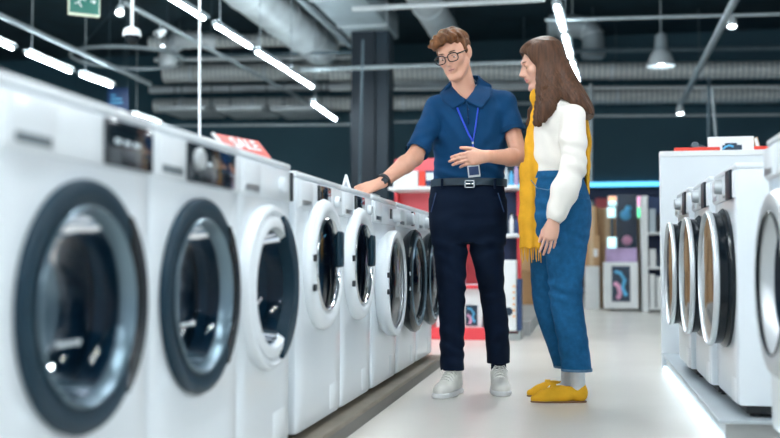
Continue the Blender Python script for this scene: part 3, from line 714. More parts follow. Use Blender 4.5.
# speaker carton and small clutter at the stand's right end
q = on(503, 516, 260, 0, 'tall white speaker carton with orange dots at the right end of the red stand', 'carton_white', d=.18, y=.0)
g = B()
for k in range(6): g.lathe([(0, -.003), (.010, -.003), (.010, 0), (0, 0)], c=(.035, -.09, .12+k*.05), n=10)
g.obj('orange_dots', 'art_orange', q)
g = B(); g.lathe([(0, -.004), (.035, -.003), (.035, 0), (0, 0)], c=(-.01, -.09, .16), n=20); g.obj('printed_speaker', 'art_dark', q)
a = at(516.5, 262, Yr); b = at(521, 262, Yr)
carton((a.x+b.x)/2, Yr+.1, zs[0], b.x-a.x, .2, .43, 'narrow navy carton beside the tall speaker carton', 'navy', tape=False)
cols = ['art_pink', 'art_dark', 'carton_white', 'navy', 'art_orange', 'duct_grey', 'art_blue', 'art_purple']
nm = ['pink', 'black', 'white', 'navy', 'orange', 'grey', 'blue', 'purple']
for i in range(8):
    x0 = 500+(i % 4)*5; lv = 2 if i < 4 else 3
    a = at(x0, 0, Yr+.05); 
    g = thing('bottle', '%s bottle on the %s shelf at the right end of the red stand' % (nm[i], 'middle' if lv == 2 else 'top'), 'bottle', (a.x, Yr+.10, zs[lv]))
    hh = .13+.03*((i*5) % 3)
    B().lathe([(0, 0), (.017, 0), (.019, .01), (.019, hh*.7), (.009, hh*.85), (.008, hh)], n=16, mat=Matrix.Rotation(PI/2, 4, 'X')).obj('body', cols[i], g)
    B().lathe([(0, hh*.98), (.010, hh*.98), (.010, hh+.02), (0, hh+.02)], n=12, mat=Matrix.Rotation(PI/2, 4, 'X')).obj('cap', 'black', g)
for i, (x0, x1, h_, mt) in enumerate([(440, 456, .10, 'carton_white'), (458, 470, .14, 'navy'), (472, 486, .09, 'art_orange'), (487, 497, .13, 'art_purple')]):
    a, b = at(x0, 0, Yr+.08), at(x1, 0, Yr+.08)
    carton((a.x+b.x)/2, Yr+.2, zs[2], b.x-a.x, .16, h_, ['low white', 'navy', 'flat orange', 'purple'][i]+' carton on the red stand shelf hidden by the hips of the man', mt, tape=False)
# low plinth running on
t = thing('display_platform', 'low grey platform running on from the foot of the red stand', 'platform', (0, 0, 0))
a = at(523, 316, 10.5)
B().box((-1.9, 8.95, 0), (xr+.05, 12.2, .13), .006).obj('deck', 'plinth_grey', t, None)
# dark island behind the machines on the left
t = thing('appliance_shelf', 'pale shelf unit far behind the left washers beside the dark column', 'shelf', (-2.5, 9.3, 0))
B().box((-.5, 0, 0), (.5, .45, 1.28), .01).obj('cabinet', 'duct_grey', t, None)
B().box((-.52, -.02, 1.28), (.52, .47, 1.31), .004).obj('worktop', 'carton_white', t, None)
carton(-2.65, 9.5, 1.31, .30, .26, .07, 'flat white carton lying on the pale shelf unit behind the left washers', 'carton_white', tape=False)

# ---- cardboard stacks, screens and cartons further back, right of the woman
Yb = 14.0
BX = 'cardboard boxes stacked along the back aisle'
px_box(585, 599.5, 266, 309, Yb, .5, 'white carton under the brown box, beside the jeans of the woman', 'carton_white', tape=False)
px_box(583, 600, 235, 266, Yb, .5, 'brown box with white label beside the hip of the woman', 'cardboard', label=True)
px_box(598.5, 616, 208, 309, Yb+.3, .5, 'tall brown box behind the blue tablet carton', 'cardboard')
px_box(586, 597.5, 206, 235, Yb+.02, .45, 'darker brown box at the top of the stack beside the woman', 'cardboard_dark')
px_box(632, 644, 216, 309, Yb+.5, .4, 'narrow brown box right of the dark poster', 'cardboard')
# brown stack hidden behind the woman, seen in the glass doors at right
x = -.35
names = ['first', 'second', 'third']
for i, xx in enumerate((-1.75, -1.18, -.61)):
    for k in range(3):
        carton(xx, Yb+.35+.03*k, k*.52, .50, .5, .515, 'brown box, %s from the bottom of the %s stack behind the couple' % (names[k], ['left', 'middle', 'right'][i]), 'cardboard' if (i+k) % 2 else 'cardboard_dark')
# the poster: dark with blue and pink lights
a, b = at(616, 255, Yb+.2), at(637, 194, Yb+.2)
t = thing('poster_panel', 'tall dark poster panel with blue and pink glows at the back', 'poster', (a.x, Yb+.2, 0))
B().box((0, 0, 0), (b.x-a.x, .04, b.z), .004).obj('panel', 'art_dark', t, None)
g = B(); g.lathe([(0, -.012), (.05, -.008), (.075, 0)], c=(.13, 0, b.z-.29), n=20); g.lathe([(0, -.012), (.03, -.008), (.045, 0)], c=(.17, 0, b.z-.20), n=20); g.obj('printed_glow', 'art_blue', t)
g = B(); g.lathe([(0, -.012), (.045, -.008), (.07, 0)], c=(.15, 0, b.z-.64), n=20); g.obj('printed_glow', 'art_pink', t)
def screen(x0, x1, y0, y1, Y, lb, mats):
    a, b = at(x0, y1, Y), at(x1, y0, Y)
    t = thing('screen', lb, 'screen', (a.x, Y, a.z)); w, h = b.x-a.x, b.z-a.z
    B().box((0, 0, 0), (w, .04, h), .004).obj('casing', 'carton_white', t, None)
    for i, m in enumerate(mats):
        B().box((.012, -.004-.001*i, .012+h*i/len(mats)*.9), (w-.012, -.0005, h*(i+1)/len(mats)-.006)).obj('picture_band', m, t, None)
    B().tube([(w/2, .02, -a.z+0.0), (w/2, .02, 0.005)], .014, 8).obj('stand_pole', 'pipe_dark', t)
    return t
def emat(n, c, s): M[n] = nmat(n, c, .5, emis=c, estr=s, vary=(6, .3))
emat('glow_orange', (.9, .40, .22), .8); emat('glow_green', (.05, .75, .30), 1.3); emat('glow_pink', (.9, .35, .62), .8); emat('glow_cyan', (.45, .8, .85), .9)
screen(608, 617, 196, 206, Yb-.1, 'small orange glowing screen left of the dark poster', ['glow_cyan', 'glow_orange'])
screen(607, 616, 207, 218, Yb-.15, 'small pale screen below the orange screen', ['glow_cyan'])
screen(607, 617, 237, 250, Yb-.25, 'white tablet on a stand above the purple carton', ['glow_cyan'])
screen(637, 648, 196, 218, Yb-.1, 'green and pink glowing screen beside the white shelf post', ['glow_green', 'glow_pink'])
screen(560, 574, 199, 211, Yb+.1, 'green glowing screen at the back, mirrored in the glass doors at right', ['glow_green', 'glow_green'])
q = px_box(606, 637, 248, 262, Yb-.55, .25, 'purple laptop carton lying on the tablet carton', 'art_purple', tape=False)
a = at(606, 262, Yb-.55)
q = px_box(604, 638, 262, 308.5, Yb-.6, .35, 'white tablet carton with blue pink swirl picture on the floor at the back', 'carton_white', tape=False)
w_ = at(638, 0, Yb-.6).x-at(604, 0, Yb-.6).x; art((q, .175), w_*.9, at(604, 262, Yb-.6).z, 0)
# white post shelf and its wares
t = thing('shelf_unit', 'white shelving unit with black wares left of the white end panel', 'shelf', (0, 13.2, 0))
a, b = at(643, 300, 13.2), at(690, 195, 13.2)
B().box((a.x, 0, 0), (a.x+.07, .5, b.z), .004).obj('post', 'carton_white', t, None)
B().box((a.x, .46, 0), (b.x, .5, b.z), .004).obj('back_panel', 'navy', t, None)
B().box((b.x-.07, 0, 0), (b.x, .46, b.z), .004).obj('post', 'carton_white', t, None)
hs = []
for yy in (308, 267, 232): 
    z = max(.04, at(650, yy, 13.2).z); hs.append(z); B().box((a.x+.07, .02, z-.03), (b.x-.07, .46, z), .004).obj('shelf', 'carton_white', t, None)
for i in range(6):
    xx = a.x+.12+i*.085
    g = carton(xx, 13.32, hs[0], .065, .22, .40 if i % 3 else .43, 'slim white file carton standing on the lowest shelf at the back', 'carton_white', group='white file cartons on the lowest shelf', tape=False)
for lv in (1, 2):
    for i in range(5):
        xx = a.x+.13+i*.10; h_ = .16+.07*((i*3+lv) % 4)
        c_ = ['black', 'navy', 'carton_white', 'art_dark', 'duct_grey'][(i+lv*2) % 5]
        carton(xx, 13.32, hs[lv], .08, .16, h_, '%s boxed gadget, number %s from the left post on the %s shelf at the back' % (['black', 'navy', 'white', 'dark', 'grey'][(i+lv*2) % 5], ['one', 'two', 'three', 'four', 'five'][i], 'middle' if lv == 1 else 'top'), c_, tape=False, name='boxed_gadget')
# a dark shelf wall with lit goods below the bulkhead
t = thing('wall_shelving', 'long dark wall shelving full of goods at the very back', 'shelf', (-1.5, 20.2, 0))
B().box((-3.8, .5, 0), (9.5, .55, 2.1), .004).obj('back_panel', 'navy', t, None)
for z in (.1, .6, 1.1, 1.6): B().box((-3.8, 0, z-.03), (9.5, .5, z), .004).obj('shelf', 'pipe', t, None)
for lv, z in enumerate((.1, .6, 1.1, 1.6)):
    for i in range(12):
        x = 2.0+i*.31+random.uniform(-.03, .03)-1.5-.4
        mt = random.choice(['carton_white', 'art_orange', 'art_dark', 'cardboard', 'duct_grey', 'red_panel', 'carton_white', 'art_purple'])
        carton(x, 20.4, z, .24, .22, random.uniform(.2, .36), 'boxed ware on the long dark wall shelving at the very back', mt, group='boxed wares on the back wall shelving', tape=False, name='boxed_ware')
for i in range(5):
    z = 1.1
    x = -4.6+i*.33; mt = ['carton_white', 'art_purple', 'carton_white', 'cardboard', 'art_dark'][i]
    carton(x, 20.4, z, .26, .22, .3, 'boxed ware on the long dark wall shelving at the very back', mt, group='boxed wares on the back wall shelving', tape=False, name='boxed_ware')
# ------------------------------------------------------------------ sculpting: distance fields meshed by surface nets
from mathutils.bvhtree import BVHTree
F32 = np.float32
SURF = {}
def on_surf(names, px, py, Y, off=.005):
    'point on the nearest of the named surfaces along the line of sight to (px,py), lifted off it'
    d = (at(px, py, Y)-Vector((0, 0, CAMZ))).normalized(); best = None
    for n in names:
        h = SURF[n].ray_cast(Vector((0, 0, CAMZ)), d)
        if h[0] is not None and (best is None or h[3] < best[3]): best = h
    if best is None: return at(px, py, Y)
    return best[0]-d*off
class Sculpt:
    def __init__(s, h): s.h = h; s.ops = []; s.post = []
    def _op(s, lo, hi, fn, k, sub=False, inter=False): s.ops.append((np.array(lo, float), np.array(hi, float), fn, k, sub)); return s
    def cone(s, a, b, ra, rb, k=.01, sub=False, flat=None):
        a = np.array(a, float); b = np.array(b, float); ab = b-a; L2 = max(ab@ab, 1e-12); rm = max(ra, rb)
        fl = None
        if flat is not None: fl = (np.array(Vector(flat[0]).normalized()), flat[1]); 
        def fn(X, Y, Z):
            x = X-a[0]; y = Y-a[1]; z = Z-a[2]
            t = np.clip((x*ab[0]+y*ab[1]+z*ab[2])/L2, 0, 1)
            x = x-t*ab[0]; y = y-t*ab[1]; z = z-t*ab[2]
            if fl is not None:
                u, f = fl; q = (x*u[0]+y*u[1]+z*u[2])*(1/f-1); x = x+q*u[0]; y = y+q*u[1]; z = z+q*u[2]
                return (np.sqrt(x*x+y*y+z*z)-(ra+(rb-ra)*t))*min(1, f)**.5
            return np.sqrt(x*x+y*y+z*z)-(ra+(rb-ra)*t)
        m = rm*(max(1, flat[1]) if flat is not None else 1)
        return s._op(np.minimum(a, b)-m, np.maximum(a, b)+m, fn, k, sub)
    def ell(s, c, r, M3=None, k=.01, sub=False):
        c = np.array(c, float); r = np.array(r, float); A = np.array(M3.to_3x3() if M3 is not None else Matrix.Identity(3), float)
        mn = r.min()
        def fn(X, Y, Z):
            x = X-c[0]; y = Y-c[1]; z = Z-c[2]
            u = (A[0, 0]*x+A[1, 0]*y+A[2, 0]*z)/r[0]; v = (A[0, 1]*x+A[1, 1]*y+A[2, 1]*z)/r[1]; w_ = (A[0, 2]*x+A[1, 2]*y+A[2, 2]*z)/r[2]
            q = np.sqrt(u*u+v*v+w_*w_)+1e-6; g = np.sqrt((u/r[0])**2+(v/r[1])**2+(w_/r[2])**2)+1e-6
            return q*(q-1)/g
        e = r.max(); return s._op(c-e, c+e, fn, k, sub)
    def loft(s, rows, k=.01, sub=False, p=2.0):
        "rows of (z, cx, cy, rx, ry[, yaw]) stacked upwards"
        rows = sorted(rows); T = np.array([list(r)+[0]*(6-len(r)) for r in rows], float); z = T[:, 0]
        zz = np.linspace(z[0], z[-1], 160)
        def sm(c):
            v = np.interp(zz, z, T[:, c]); kk = 5; vp = np.pad(v, kk, mode='edge'); return np.convolve(vp, np.ones(2*kk+1)/(2*kk+1), 'valid')
        tb = [sm(c) for c in range(1, 6)]
        lo = (min(T[:, 1]-np.maximum(T[:, 3], T[:, 4])), min(T[:, 2]-np.maximum(T[:, 3], T[:, 4])), z[0]); hi = (max(T[:, 1]+np.maximum(T[:, 3], T[:, 4])), max(T[:, 2]+np.maximum(T[:, 3], T[:, 4])), z[-1])
        def fn(X, Y, Z):
            zf = Z.ravel(); cx, cy, rx, ry, yw = [np.interp(zf, zz, t).reshape(Z.shape) for t in tb]
            c, sn = np.cos(yw), np.sin(yw); x = X-cx; y = Y-cy
            u = (x*c+y*sn)/rx; v = (-x*sn+y*c)/ry
            q = (np.abs(u)**p+np.abs(v)**p)**(1/p)+1e-6
            rad = np.sqrt((u*rx)**2+(v*ry)**2)/q
            d = (q-1)*np.minimum(rad, 1.5*np.minimum(rx, ry))
            return np.maximum(d, np.maximum(Z-z[-1], z[0]-Z))
        return s._op(lo, hi, fn, k, sub)
    def half(s, p, n, reach, k=.002):
        "cut away everything on the side of n, within reach of p"
        p = np.array(p, float); n = np.array(Vector(n).normalized(), float)
        def fn(X, Y, Z): return np.maximum(-((X-p[0])*n[0]+(Y-p[1])*n[1]+(Z-p[2])*n[2]), np.sqrt((X-p[0])**2+(Y-p[1])**2+(Z-p[2])**2)-reach)
        return s._op(p-reach, p+reach, fn, k, True)
    def displace(s, fn): s.post.append(fn); return s
    def mesh(s):
        h = s.h; mg = 3*h+.004
        los = np.array([o[0] for o in s.ops if not o[4]]); his = np.array([o[1] for o in s.ops if not o[4]])
        lo = los.min(0)-.012; hi = his.max(0)+.012; Bk = 28
        nb = np.ceil((hi-lo)/h/Bk).astype(int)
        VK, VP, QA = [], [], []
        N = (nb*Bk+4).astype(np.int64)
        def key(i, j, k_): return (i*N[1]+j)*N[2]+k_
        for bi in range(nb[0]):
            for bj in range(nb[1]):
                for bk_ in range(nb[2]):
                    i0 = np.array([bi, bj, bk_])*Bk; b0 = lo+i0*h; b1 = b0+(Bk+2)*h
                    act = [o for o in s.ops if np.all(o[0]-mg-o[3] < b1) and np.all(o[1]+mg+o[3] > b0)]
                    if not any(not o[4] for o in act): continue
                    ax = [(b0[c]+np.arange(Bk+2)*h) for c in range(3)]
                    X = ax[0][:, None, None]; Y = ax[1][None, :, None]; Z = ax[2][None, None, :]
                    f = np.full((Bk+2,)*3, .5)
                    for o in act:
                        d = o[2](X, Y, Z); k = max(o[3], 1e-5)
                        if o[4]: g = np.maximum(k-np.abs(f+d), 0)/k; f = np.maximum(f, -d)+g*g*k*.25
                        else: g = np.maximum(k-np.abs(f-d), 0)/k; f = np.minimum(f, d)-g*g*k*.25
                    if f.min() > .02 or f.max() < -.02: continue
                    for pf in s.post: f = f+pf(X, Y, Z)
                    if f.min() > 0 or f.max() < 0: continue
                    ins = f < 0
                    n = Bk+1
                    cnt = sum(ins[a:a+n, b:b+n, c:c+n].astype(np.int8) for a in (0, 1) for b in (0, 1) for c in (0, 1))
                    ci, cj, ck = np.nonzero((cnt > 0) & (cnt < 8))
                    if len(ci) == 0: continue
                    acc = np.zeros((len(ci), 3)); num = np.zeros(len(ci))
                    for axis in range(3):
                        o1, o2 = [q for q in range(3) if q != axis]
                        for a in (0, 1):
                            for b in (0, 1):
                                off = np.zeros(3, int); off[o1] = a; off[o2] = b; of2 = off.copy(); of2[axis] = 1
                                v0 = f[ci+off[0], cj+off[1], ck+off[2]]; v1 = f[ci+of2[0], cj+of2[1], ck+of2[2]]
                                m = (v0 < 0) != (v1 < 0); t = np.where(m, v0/np.where(m, v0-v1, 1), 0)
                                pos = np.tile(off.astype(float), (len(ci), 1)); pos[:, axis] += t
                                acc += pos*m[:, None]; num += m
                    P_ = acc/num[:, None]+np.stack([ci, cj, ck], 1)
                    VK.append(key(ci+i0[0], cj+i0[1], ck+i0[2])); VP.append(b0+P_*h)
                    for axis in range(3):
                        o1, o2 = (axis+1) % 3, (axis+2) % 3
                        sl0 = [slice(1, Bk+1)]*3; sl1 = [slice(1, Bk+1)]*3; sl0[axis] = slice(0, Bk); sl1[axis] = slice(1, Bk+1)
                        A_, C_ = ins[tuple(sl0)], ins[tuple(sl1)]
                        e = np.stack(np.nonzero(A_ != C_), 1)
                        if len(e) == 0: continue
                        flip = A_[e[:, 0], e[:, 1], e[:, 2]]
                        g0 = e.copy(); g0[:, o1] += 1; g0[:, o2] += 1
                        q = []
                        for a, b in ((-1, -1), (0, -1), (0, 0), (-1, 0)):
                            c_ = g0.copy(); c_[:, o1] += a; c_[:, o2] += b; c_ = c_+i0; q.append(key(c_[:, 0], c_[:, 1], c_[:, 2]))
                        q = np.stack(q, 1); q[~flip] = q[~flip][:, ::-1]; QA.append(q)
        VK = np.concatenate(VK); VP = np.concatenate(VP); QA = np.concatenate(QA)
        uk, idx = np.unique(VK, return_index=True); P_ = VP[idx]; Q = np.searchsorted(uk, QA)
        Q = np.clip(Q, 0, len(uk)-1); ok = np.all(uk[Q] == QA, axis=1); Q = Q[ok]
        # two rounds of smoothing
        for _ in range(2):
            s_ = np.zeros_like(P_); c_ = np.zeros(len(P_))
            for a, b in ((0, 1), (1, 2), (2, 3), (3, 0)):
                np.add.at(s_, Q[:, a], P_[Q[:, b]]); np.add.at(s_, Q[:, b], P_[Q[:, a]]); np.add.at(c_, Q[:, a], 1); np.add.at(c_, Q[:, b], 1)
            P_ = P_*.5+.5*s_/np.maximum(c_, 1)[:, None]
        return P_, Q
    def obj(s, name, mats, parent=None, paint=None, keep=False):
        P_, Q = s.mesh(); SURF[name] = BVHTree.FromPolygons([tuple(v) for v in P_], Q.tolist())
        base = Vector((0, 0, 0)); q_ = parent
        while q_ is not None: base = base+q_.location; q_ = q_.parent
        P_ = P_-np.array(base)
        me = bpy.data.meshes.new(name); me.vertices.add(len(P_)); me.vertices.foreach_set('co', P_.astype(F32).ravel())
        me.loops.add(Q.size); me.loops.foreach_set('vertex_index', Q.astype(np.int32).ravel())
        me.polygons.add(len(Q)); me.polygons.foreach_set('loop_start', np.arange(0, Q.size, 4, dtype=np.int32))
        me.update(calc_edges=True); me.validate()
        bm = bmesh.new(); bm.from_mesh(me)
        # keep only pieces that are big enough
        bmesh.ops.recalc_face_normals(bm, faces=bm.faces); bm.to_mesh(me); bm.free()
        if not isinstance(mats, (list, tuple)): mats = [mats]
        o = link(name, me, mats, parent, None)
        me.polygons.foreach_set('use_smooth', [True]*len(me.polygons))
        if paint is not None:
            cen = np.empty(len(me.polygons)*3, F32); me.polygons.foreach_get('center', cen); cen = cen.reshape(-1, 3)
            cen = cen+np.array(base, dtype=F32)
            me.polygons.foreach_set('material_index', paint(cen).astype(np.int32))
        return o

def V(p): return np.array(p, float)
class Frame:
    "local frame (face looks along -y) placed in the hall"
    def __init__(s, o, M3): s.o = Vector(o); s.M = M3.to_3x3()
    def __call__(s, x, y, z): return s.o+s.M@Vector((x, y, z))
    def d(s, x, y, z): return s.M@Vector((x, y, z))
def Rm(a, ax): return Matrix.Rotation(R(a), 3, ax)

def sculpt_head(g, F, female=False):
    e = lambda c, r, k=.012, sub=False, M3=None: g.ell(F(*c), r, F.M@M3 if M3 is not None else F.M, k, sub)
    c = lambda a, b, ra, rb, k=.012, sub=False: g.cone(F(*a), F(*b), ra, rb, k, sub)
    w = .93 if female else 1.0
    e((0, .018, .035), (.074*w, .094, .082), .01)
    e((0, -.030, -.015), (.061*w, .060, .088), .03)
    for s in (-1, 1):
        c((s*.052*w, .0, -.045), (s*.020, -.066, -.100), .019, .017*w, .03)
        e((s*.040*w, -.062, -.018), (.022, .020, .020), .02)
    e((0, -.076, -.100), (.020, .017, .016), .02)
    c((-.030*w, -.078, .030), (.030*w, -.078, .030), .013, .013, .02)
    for s in (-1, 1): e((s*.031*w, -.098, .010), (.016, .014, .012), .012, True)
    for s in (-1, 1): e((s*.031*w, -.0745, .010), (.0155, .0150, .0120), .004)
    c((0, -.087, .018), (0, -.112, -.024), .0075, .0095*w, .010)
    c((0, -.080, .012), (0, -.090, -.030), .012, .017, .01)
    e((0, -.113, -.028), (.0095, .0085, .008), .006)
    for s in (-1, 1): e((s*.0115, -.103, -.032), (.007, .009, .0065), .006)
    e((0, -.083, -.052), (.024, .012, .022), .014)
    for s in (-1, 1): c((0, -.0975, -.0515), (s*.022, -.086, -.0565), .0050, .0028, .004)
    c((-.016, -.089, -.0632), (.016, -.089, -.0632), .0042, .0042, .003); c((-.006, -.0945, -.0640), (.006, -.0945, -.0640), .0052, .0052, .004)
    c((-.018, -.099, -.0575), (.018, -.099, -.0575), .0028, .0028, .002, True)
    for s in (-1, 1):
        Me = Rm(s*-22, 'Z')@Rm(-10, 'X')
        e((s*.079*w, .012, .000), (.0085, .019, .033), .006, False, Me)
        e((s*.089*w, .010, .004), (.004, .010, .019), .004, True, Me)
        e((s*.073*w, .006, -.028), (.006, .009, .009), .006)
def head_paint(F, female=False):
    c = np.array(F(0, -.093, -.0578)); A = np.array(F.M)
    def fn(cen):
        q = (cen-c)@A
        lip = ((q[:, 0]/.0235)**2+(q[:, 1]/.017)**2+(q[:, 2]/(.0095-.22*np.abs(q[:, 0])))**2) < 1
        return lip
    return fn

def sculpt_hand(g, wrist, d, n, thumb_side, size=1.0, curl=(10, 25, 20), spread=4, rw=.027, thumb=(38, 25), fr=.0092, fan=0, per=None):
    """wrist point, d towards the fingers, n out of the back of the hand; thumb_side = +1/-1 along d x n"""
    d = Vector(d).normalized(); n = (Vector(n)-d*Vector(n).dot(d)).normalized(); sd = d.cross(n)*thumb_side
    W = Vector(wrist); s = size
    pk = W+d*.045*s
    for q, (off, ln, r) in enumerate(((.026, .082, .0125), (.009, .086, .0130), (-.009, .082, .0125), (-.025, .074, .0115))):
        g.cone(W+d*.008*s+sd*off*.55*s, W+d*ln*s+sd*off*s, .0155*s, r*s, .010, flat=(n, .92))
    g.cone(W-d*.02*s, W+d*.02*s, rw*.92, .023*s, .015, flat=(n, .75))
    g.ell(W+d*.045*s, (.034*s, .040*s, .013*s), Matrix((sd, d, n)).transposed(), .012)
    L = ((.040, .024, .020), (.044, .028, .021), (.041, .026, .020), (.032, .020, .018))
    for q, (off, ln) in enumerate(((.027, .080), (.009, .086), (-.009, .083), (-.026, .073))):
        a = Matrix.Rotation(R(spread*(1.5-q)), 3, n*thumb_side*-1) @ d
        p = W+d*ln*s+sd*off*s; cl = 0; axis = (n.cross(d)).normalized()
        cs = per[q] if per else curl
        r = fr*s*(.9 if q == 3 else 1)
        for j in range(3):
            cl = cs[j] 
            a = Matrix.Rotation(R(cl), 3, axis) @ a
            p2 = p+a*L[q][j]*s
            g.cone(p, p2, r*(1-.07*j), r*(1-.07*(j+1)), .0035)
            p = p2
    # thumb from the side of the palm near its base
    p = W+d*.022*s+sd*.020*s-n*.004*s
    a = (d*math.cos(R(thumb[0]))+sd*math.sin(R(thumb[0]))-n*.18).normalized()
    p2 = p+a*.040*s; g.cone(p, p2, .0155*s, .0115*s, .010)
    a = (d*math.cos(R(thumb[1]))+sd*math.sin(R(thumb[1]))-n*.25).normalized()
    p3 = p2+a*.031*s; g.cone(p2, p3, .0108*s, .0098*s, .004)
    p4 = p3+(a+d*.25).normalized()*.024*s; g.cone(p3, p4, .0098*s, .0078*s, .004)

def fold(cx, cy, cz, ax, freq, amp, sx, sy, sz, ph=0):
    "cloth wrinkle field around a point: waves along the direction ax"
    ax = Vector(ax).normalized()
    def fn(X, Y, Z):
        u = (X-cx)*ax[0]+(Y-cy)*ax[1]+(Z-cz)*ax[2]
        w_ = np.exp(-(((X-cx)/sx)**2+((Y-cy)/sy)**2+((Z-cz)/sz)**2))
        return amp*w_*np.sin(u*freq+ph+1.3*np.sin((X+Z)*17)+.8*np.sin((Y-Z)*23))
    return fn
def rows_px(tab, Y, depth):
    "silhouette rows (py, xl, xr, dY, ry) -> loft rows"
    out = []
    for py, xl, xr, dy, ry in tab:
        a, b = at(xl, py, Y+dy), at(xr, py, Y+dy); c = (a+b)/2
        out.append((c.z, c.x, c.y, (b-a).length/2, ry if ry else depth, YAW*.6))
    return out
# ------------------------------------------------------------------ the man
YM = 5.0
man = thing('person', 'man in a blue polo shirt and navy trousers with glasses, one hand on a washer', 'person', (at(470, 392, YM).x, YM, 0))
def mp(px, py, dy=0): return at(px, py, YM+dy)
HF = Frame(mp(454, 55.3, -.06), Rm(10.87, 'Z')@Rm(-11, 'Y')@Rm(-27, 'Z')@Rm(16, 'X'))
sh_r, el_r, wr_r = mp(437.5, 108, 0), mp(414.5, 157.5, -.21), mp(381, 183, -.42)
sh_l, el_l, wr_l = mp(504, 103.5, .02), mp(520, 157.5, -.06), mp(485, 156.5, -.27)
g = Sculpt(.0034)
sculpt_head(g, HF)
nb = mp(466, 97, .03)
g.cone(HF(0, .030, -.055), nb, .052, .060, .02)
g.cone(HF(0, .0, -.075), mp(465, 96, -.01), .036, .045, .03)
g.loft(rows_px([(96, 452, 482, .03, .06), (103, 442, 497, .03, .08), (125, 442, 500, .03, .09), (160, 441, 496, .02, .09), (185, 440, 496, .02, .10), (215, 438, 497, .02, .10)], YM, .1), .03)
g.cone(mp(465, 100, .03), sh_r, .045, .045, .03); g.cone(mp(465, 100, .03), sh_l, .045, .045, .03)
for (s, e_, w, rs) in ((sh_r, el_r, wr_r, .048), (sh_l, el_l, wr_l, .048)):
    g.cone(s, e_, rs, .040, .02); m_ = e_.lerp(w, .28)
    g.cone(e_, m_, .041, .043, .02); g.cone(m_, w, .042, .027, .015, )
# legs inside the trousers down to the ankles
for (h_, k_, a_) in ((mp(452, 208, .02), mp(452, 290, 0), mp(453, 352, .01)), (mp(487, 208, .02), mp(491, 288, .06), mp(498, 346, .13))):
    g.cone(h_, k_, .075, .048, .02); g.cone(k_, a_, .048, .034, .02)
# hands: right one resting on the washer, left one held out, thumb up
camr, camf = _r, _f
dR = (mp(358, 190.5, -.50)-wr_r).normalized()
sculpt_hand(g, wr_r, dR+Vector((0, 0, -.06)), (.35, -.3, .9), 1, 1.0, (14, 14, 10), 5, .027, (48, 30))
dL = (mp(450, 160.5, -.36)-wr_l).normalized()
sculpt_hand(g, wr_l, dL, -camf+Vector((0, 0, .25)), -1 if (dL.cross(-camf)).z < 0 else 1, 1.0, None, -1.5, .027, (44, 20), per=[(8, 14, 10), (12, 20, 12), (18, 26, 16), (26, 32, 20)])
body = g.obj('body', ['skin_man', 'lips_man'], man, head_paint(HF))

# face details
def face_bits(F, par, hair, iris='iris', female=False):
    w = .93 if female else 1.0; nm_ = par.location
    L = lambda p: Vector(p)-Vector(nm_)
    for s in (-1, 1):
        q = B(); M4 = Matrix.Translation(L(F(s*.031*w, -.0772, .0035)))@F.M.to_4x4()
        bm = bmesh.new(); bmesh.ops.create_uvsphere(bm, u_segments=16, v_segments=10, radius=.0098 if not female else .0090); q.bm(bm, 0, M4)
        ey = q.obj('eye', 'eye_white', par)
        q = B(); q.lathe([(0, -.0008), (.0034, -.0006), (.0042, .002)], n=16, mat=Matrix.Translation(L(F(s*.031*w-.001, -.0868, -.0005)))@F.M.to_4x4()); q.obj('iris', iris, ey)
        pts = [L(F(s*(.014+.0105*i/1.0)*w, -.0965+.0034*i*i/2.2, .0275+.0022*math.sin(i*.9))) for i in (0, .7, 1.5, 2.3, 3.0)]
        B().tube(pts, [.0022, .0036, .0036, .003, .0012] if not female else [.0016, .0024, .0024, .0018, .0008], 8).obj('eyebrow', 'brow', par)
        B().tube([L(F(s*(.0195+.0055*i)*w, -.0912+.0020*i*i/2, .0085+.0014*math.sin(i*.8)*1.5)) for i in range(5)], [.0008, .0014, .0016, .0014, .0008], 6).obj('eyelashes', 'brow', par)
face_bits(HF, man, 'hair_man')
def mouth_line(F, par):
    B().tube([Vector(F(x, -.0975+22*x*x, -.0578+3*x*x)) - par.location for x in (-.021, -.014, -.007, 0, .007, .014, .021)], [.0006, .0013, .0017, .0019, .0017, .0013, .0006], 6).obj('mouth_line', 'mouth', par)
mouth_line(HF, man)
# glasses
q = B()
Lm = lambda p: Vector(p)-man.location
for s in (-1, 1):
    pts = []
    for k in range(28):
        a = 2*PI*k/28; ca, sa = math.cos(a), math.sin(a)
        x = s*.034+.0265*math.copysign(abs(ca)**.72, ca); z = .002+.0205*math.copysign(abs(sa)**.72, sa)
        pts.append(Lm(HF(x, -.112+.10*(abs(x)-.01)**2*8, z)))
    pts.append(pts[0]); q.tube(pts, .0026, 8, caps=False)
q.tube([Lm(HF(-.010, -.112, .008)), Lm(HF(0, -.1145, .011)), Lm(HF(.010, -.112, .008))], .0024, 8)
for s in (-1, 1): q.tube([Lm(HF(s*.060, -.104, .012)), Lm(HF(s*.074, -.085, .012)), Lm(HF(s*.078, -.02, .010)), Lm(HF(s*.079, .012, .010)), Lm(HF(s*.077, .03, -.012))], .0024, 8, rect=(1, 1.4))
gl = q.obj('glasses', 'frame_black', man)
for s in (-1, 1):
    q = B(); pts = []
    vs = [Lm(HF(s*.034, -.1095, .002))]
    for k in range(28):
        a = 2*PI*k/28; ca, sa = math.cos(a), math.sin(a)
        vs.append(Lm(HF(s*.034+.0255*math.copysign(abs(ca)**.72, ca), -.109, .002+.0195*math.copysign(abs(sa)**.72, sa))))
    q.add(vs, [(0, 1+k, 1+(k+1) % 28) for k in range(28)]); q.obj('lens', 'lens', gl)
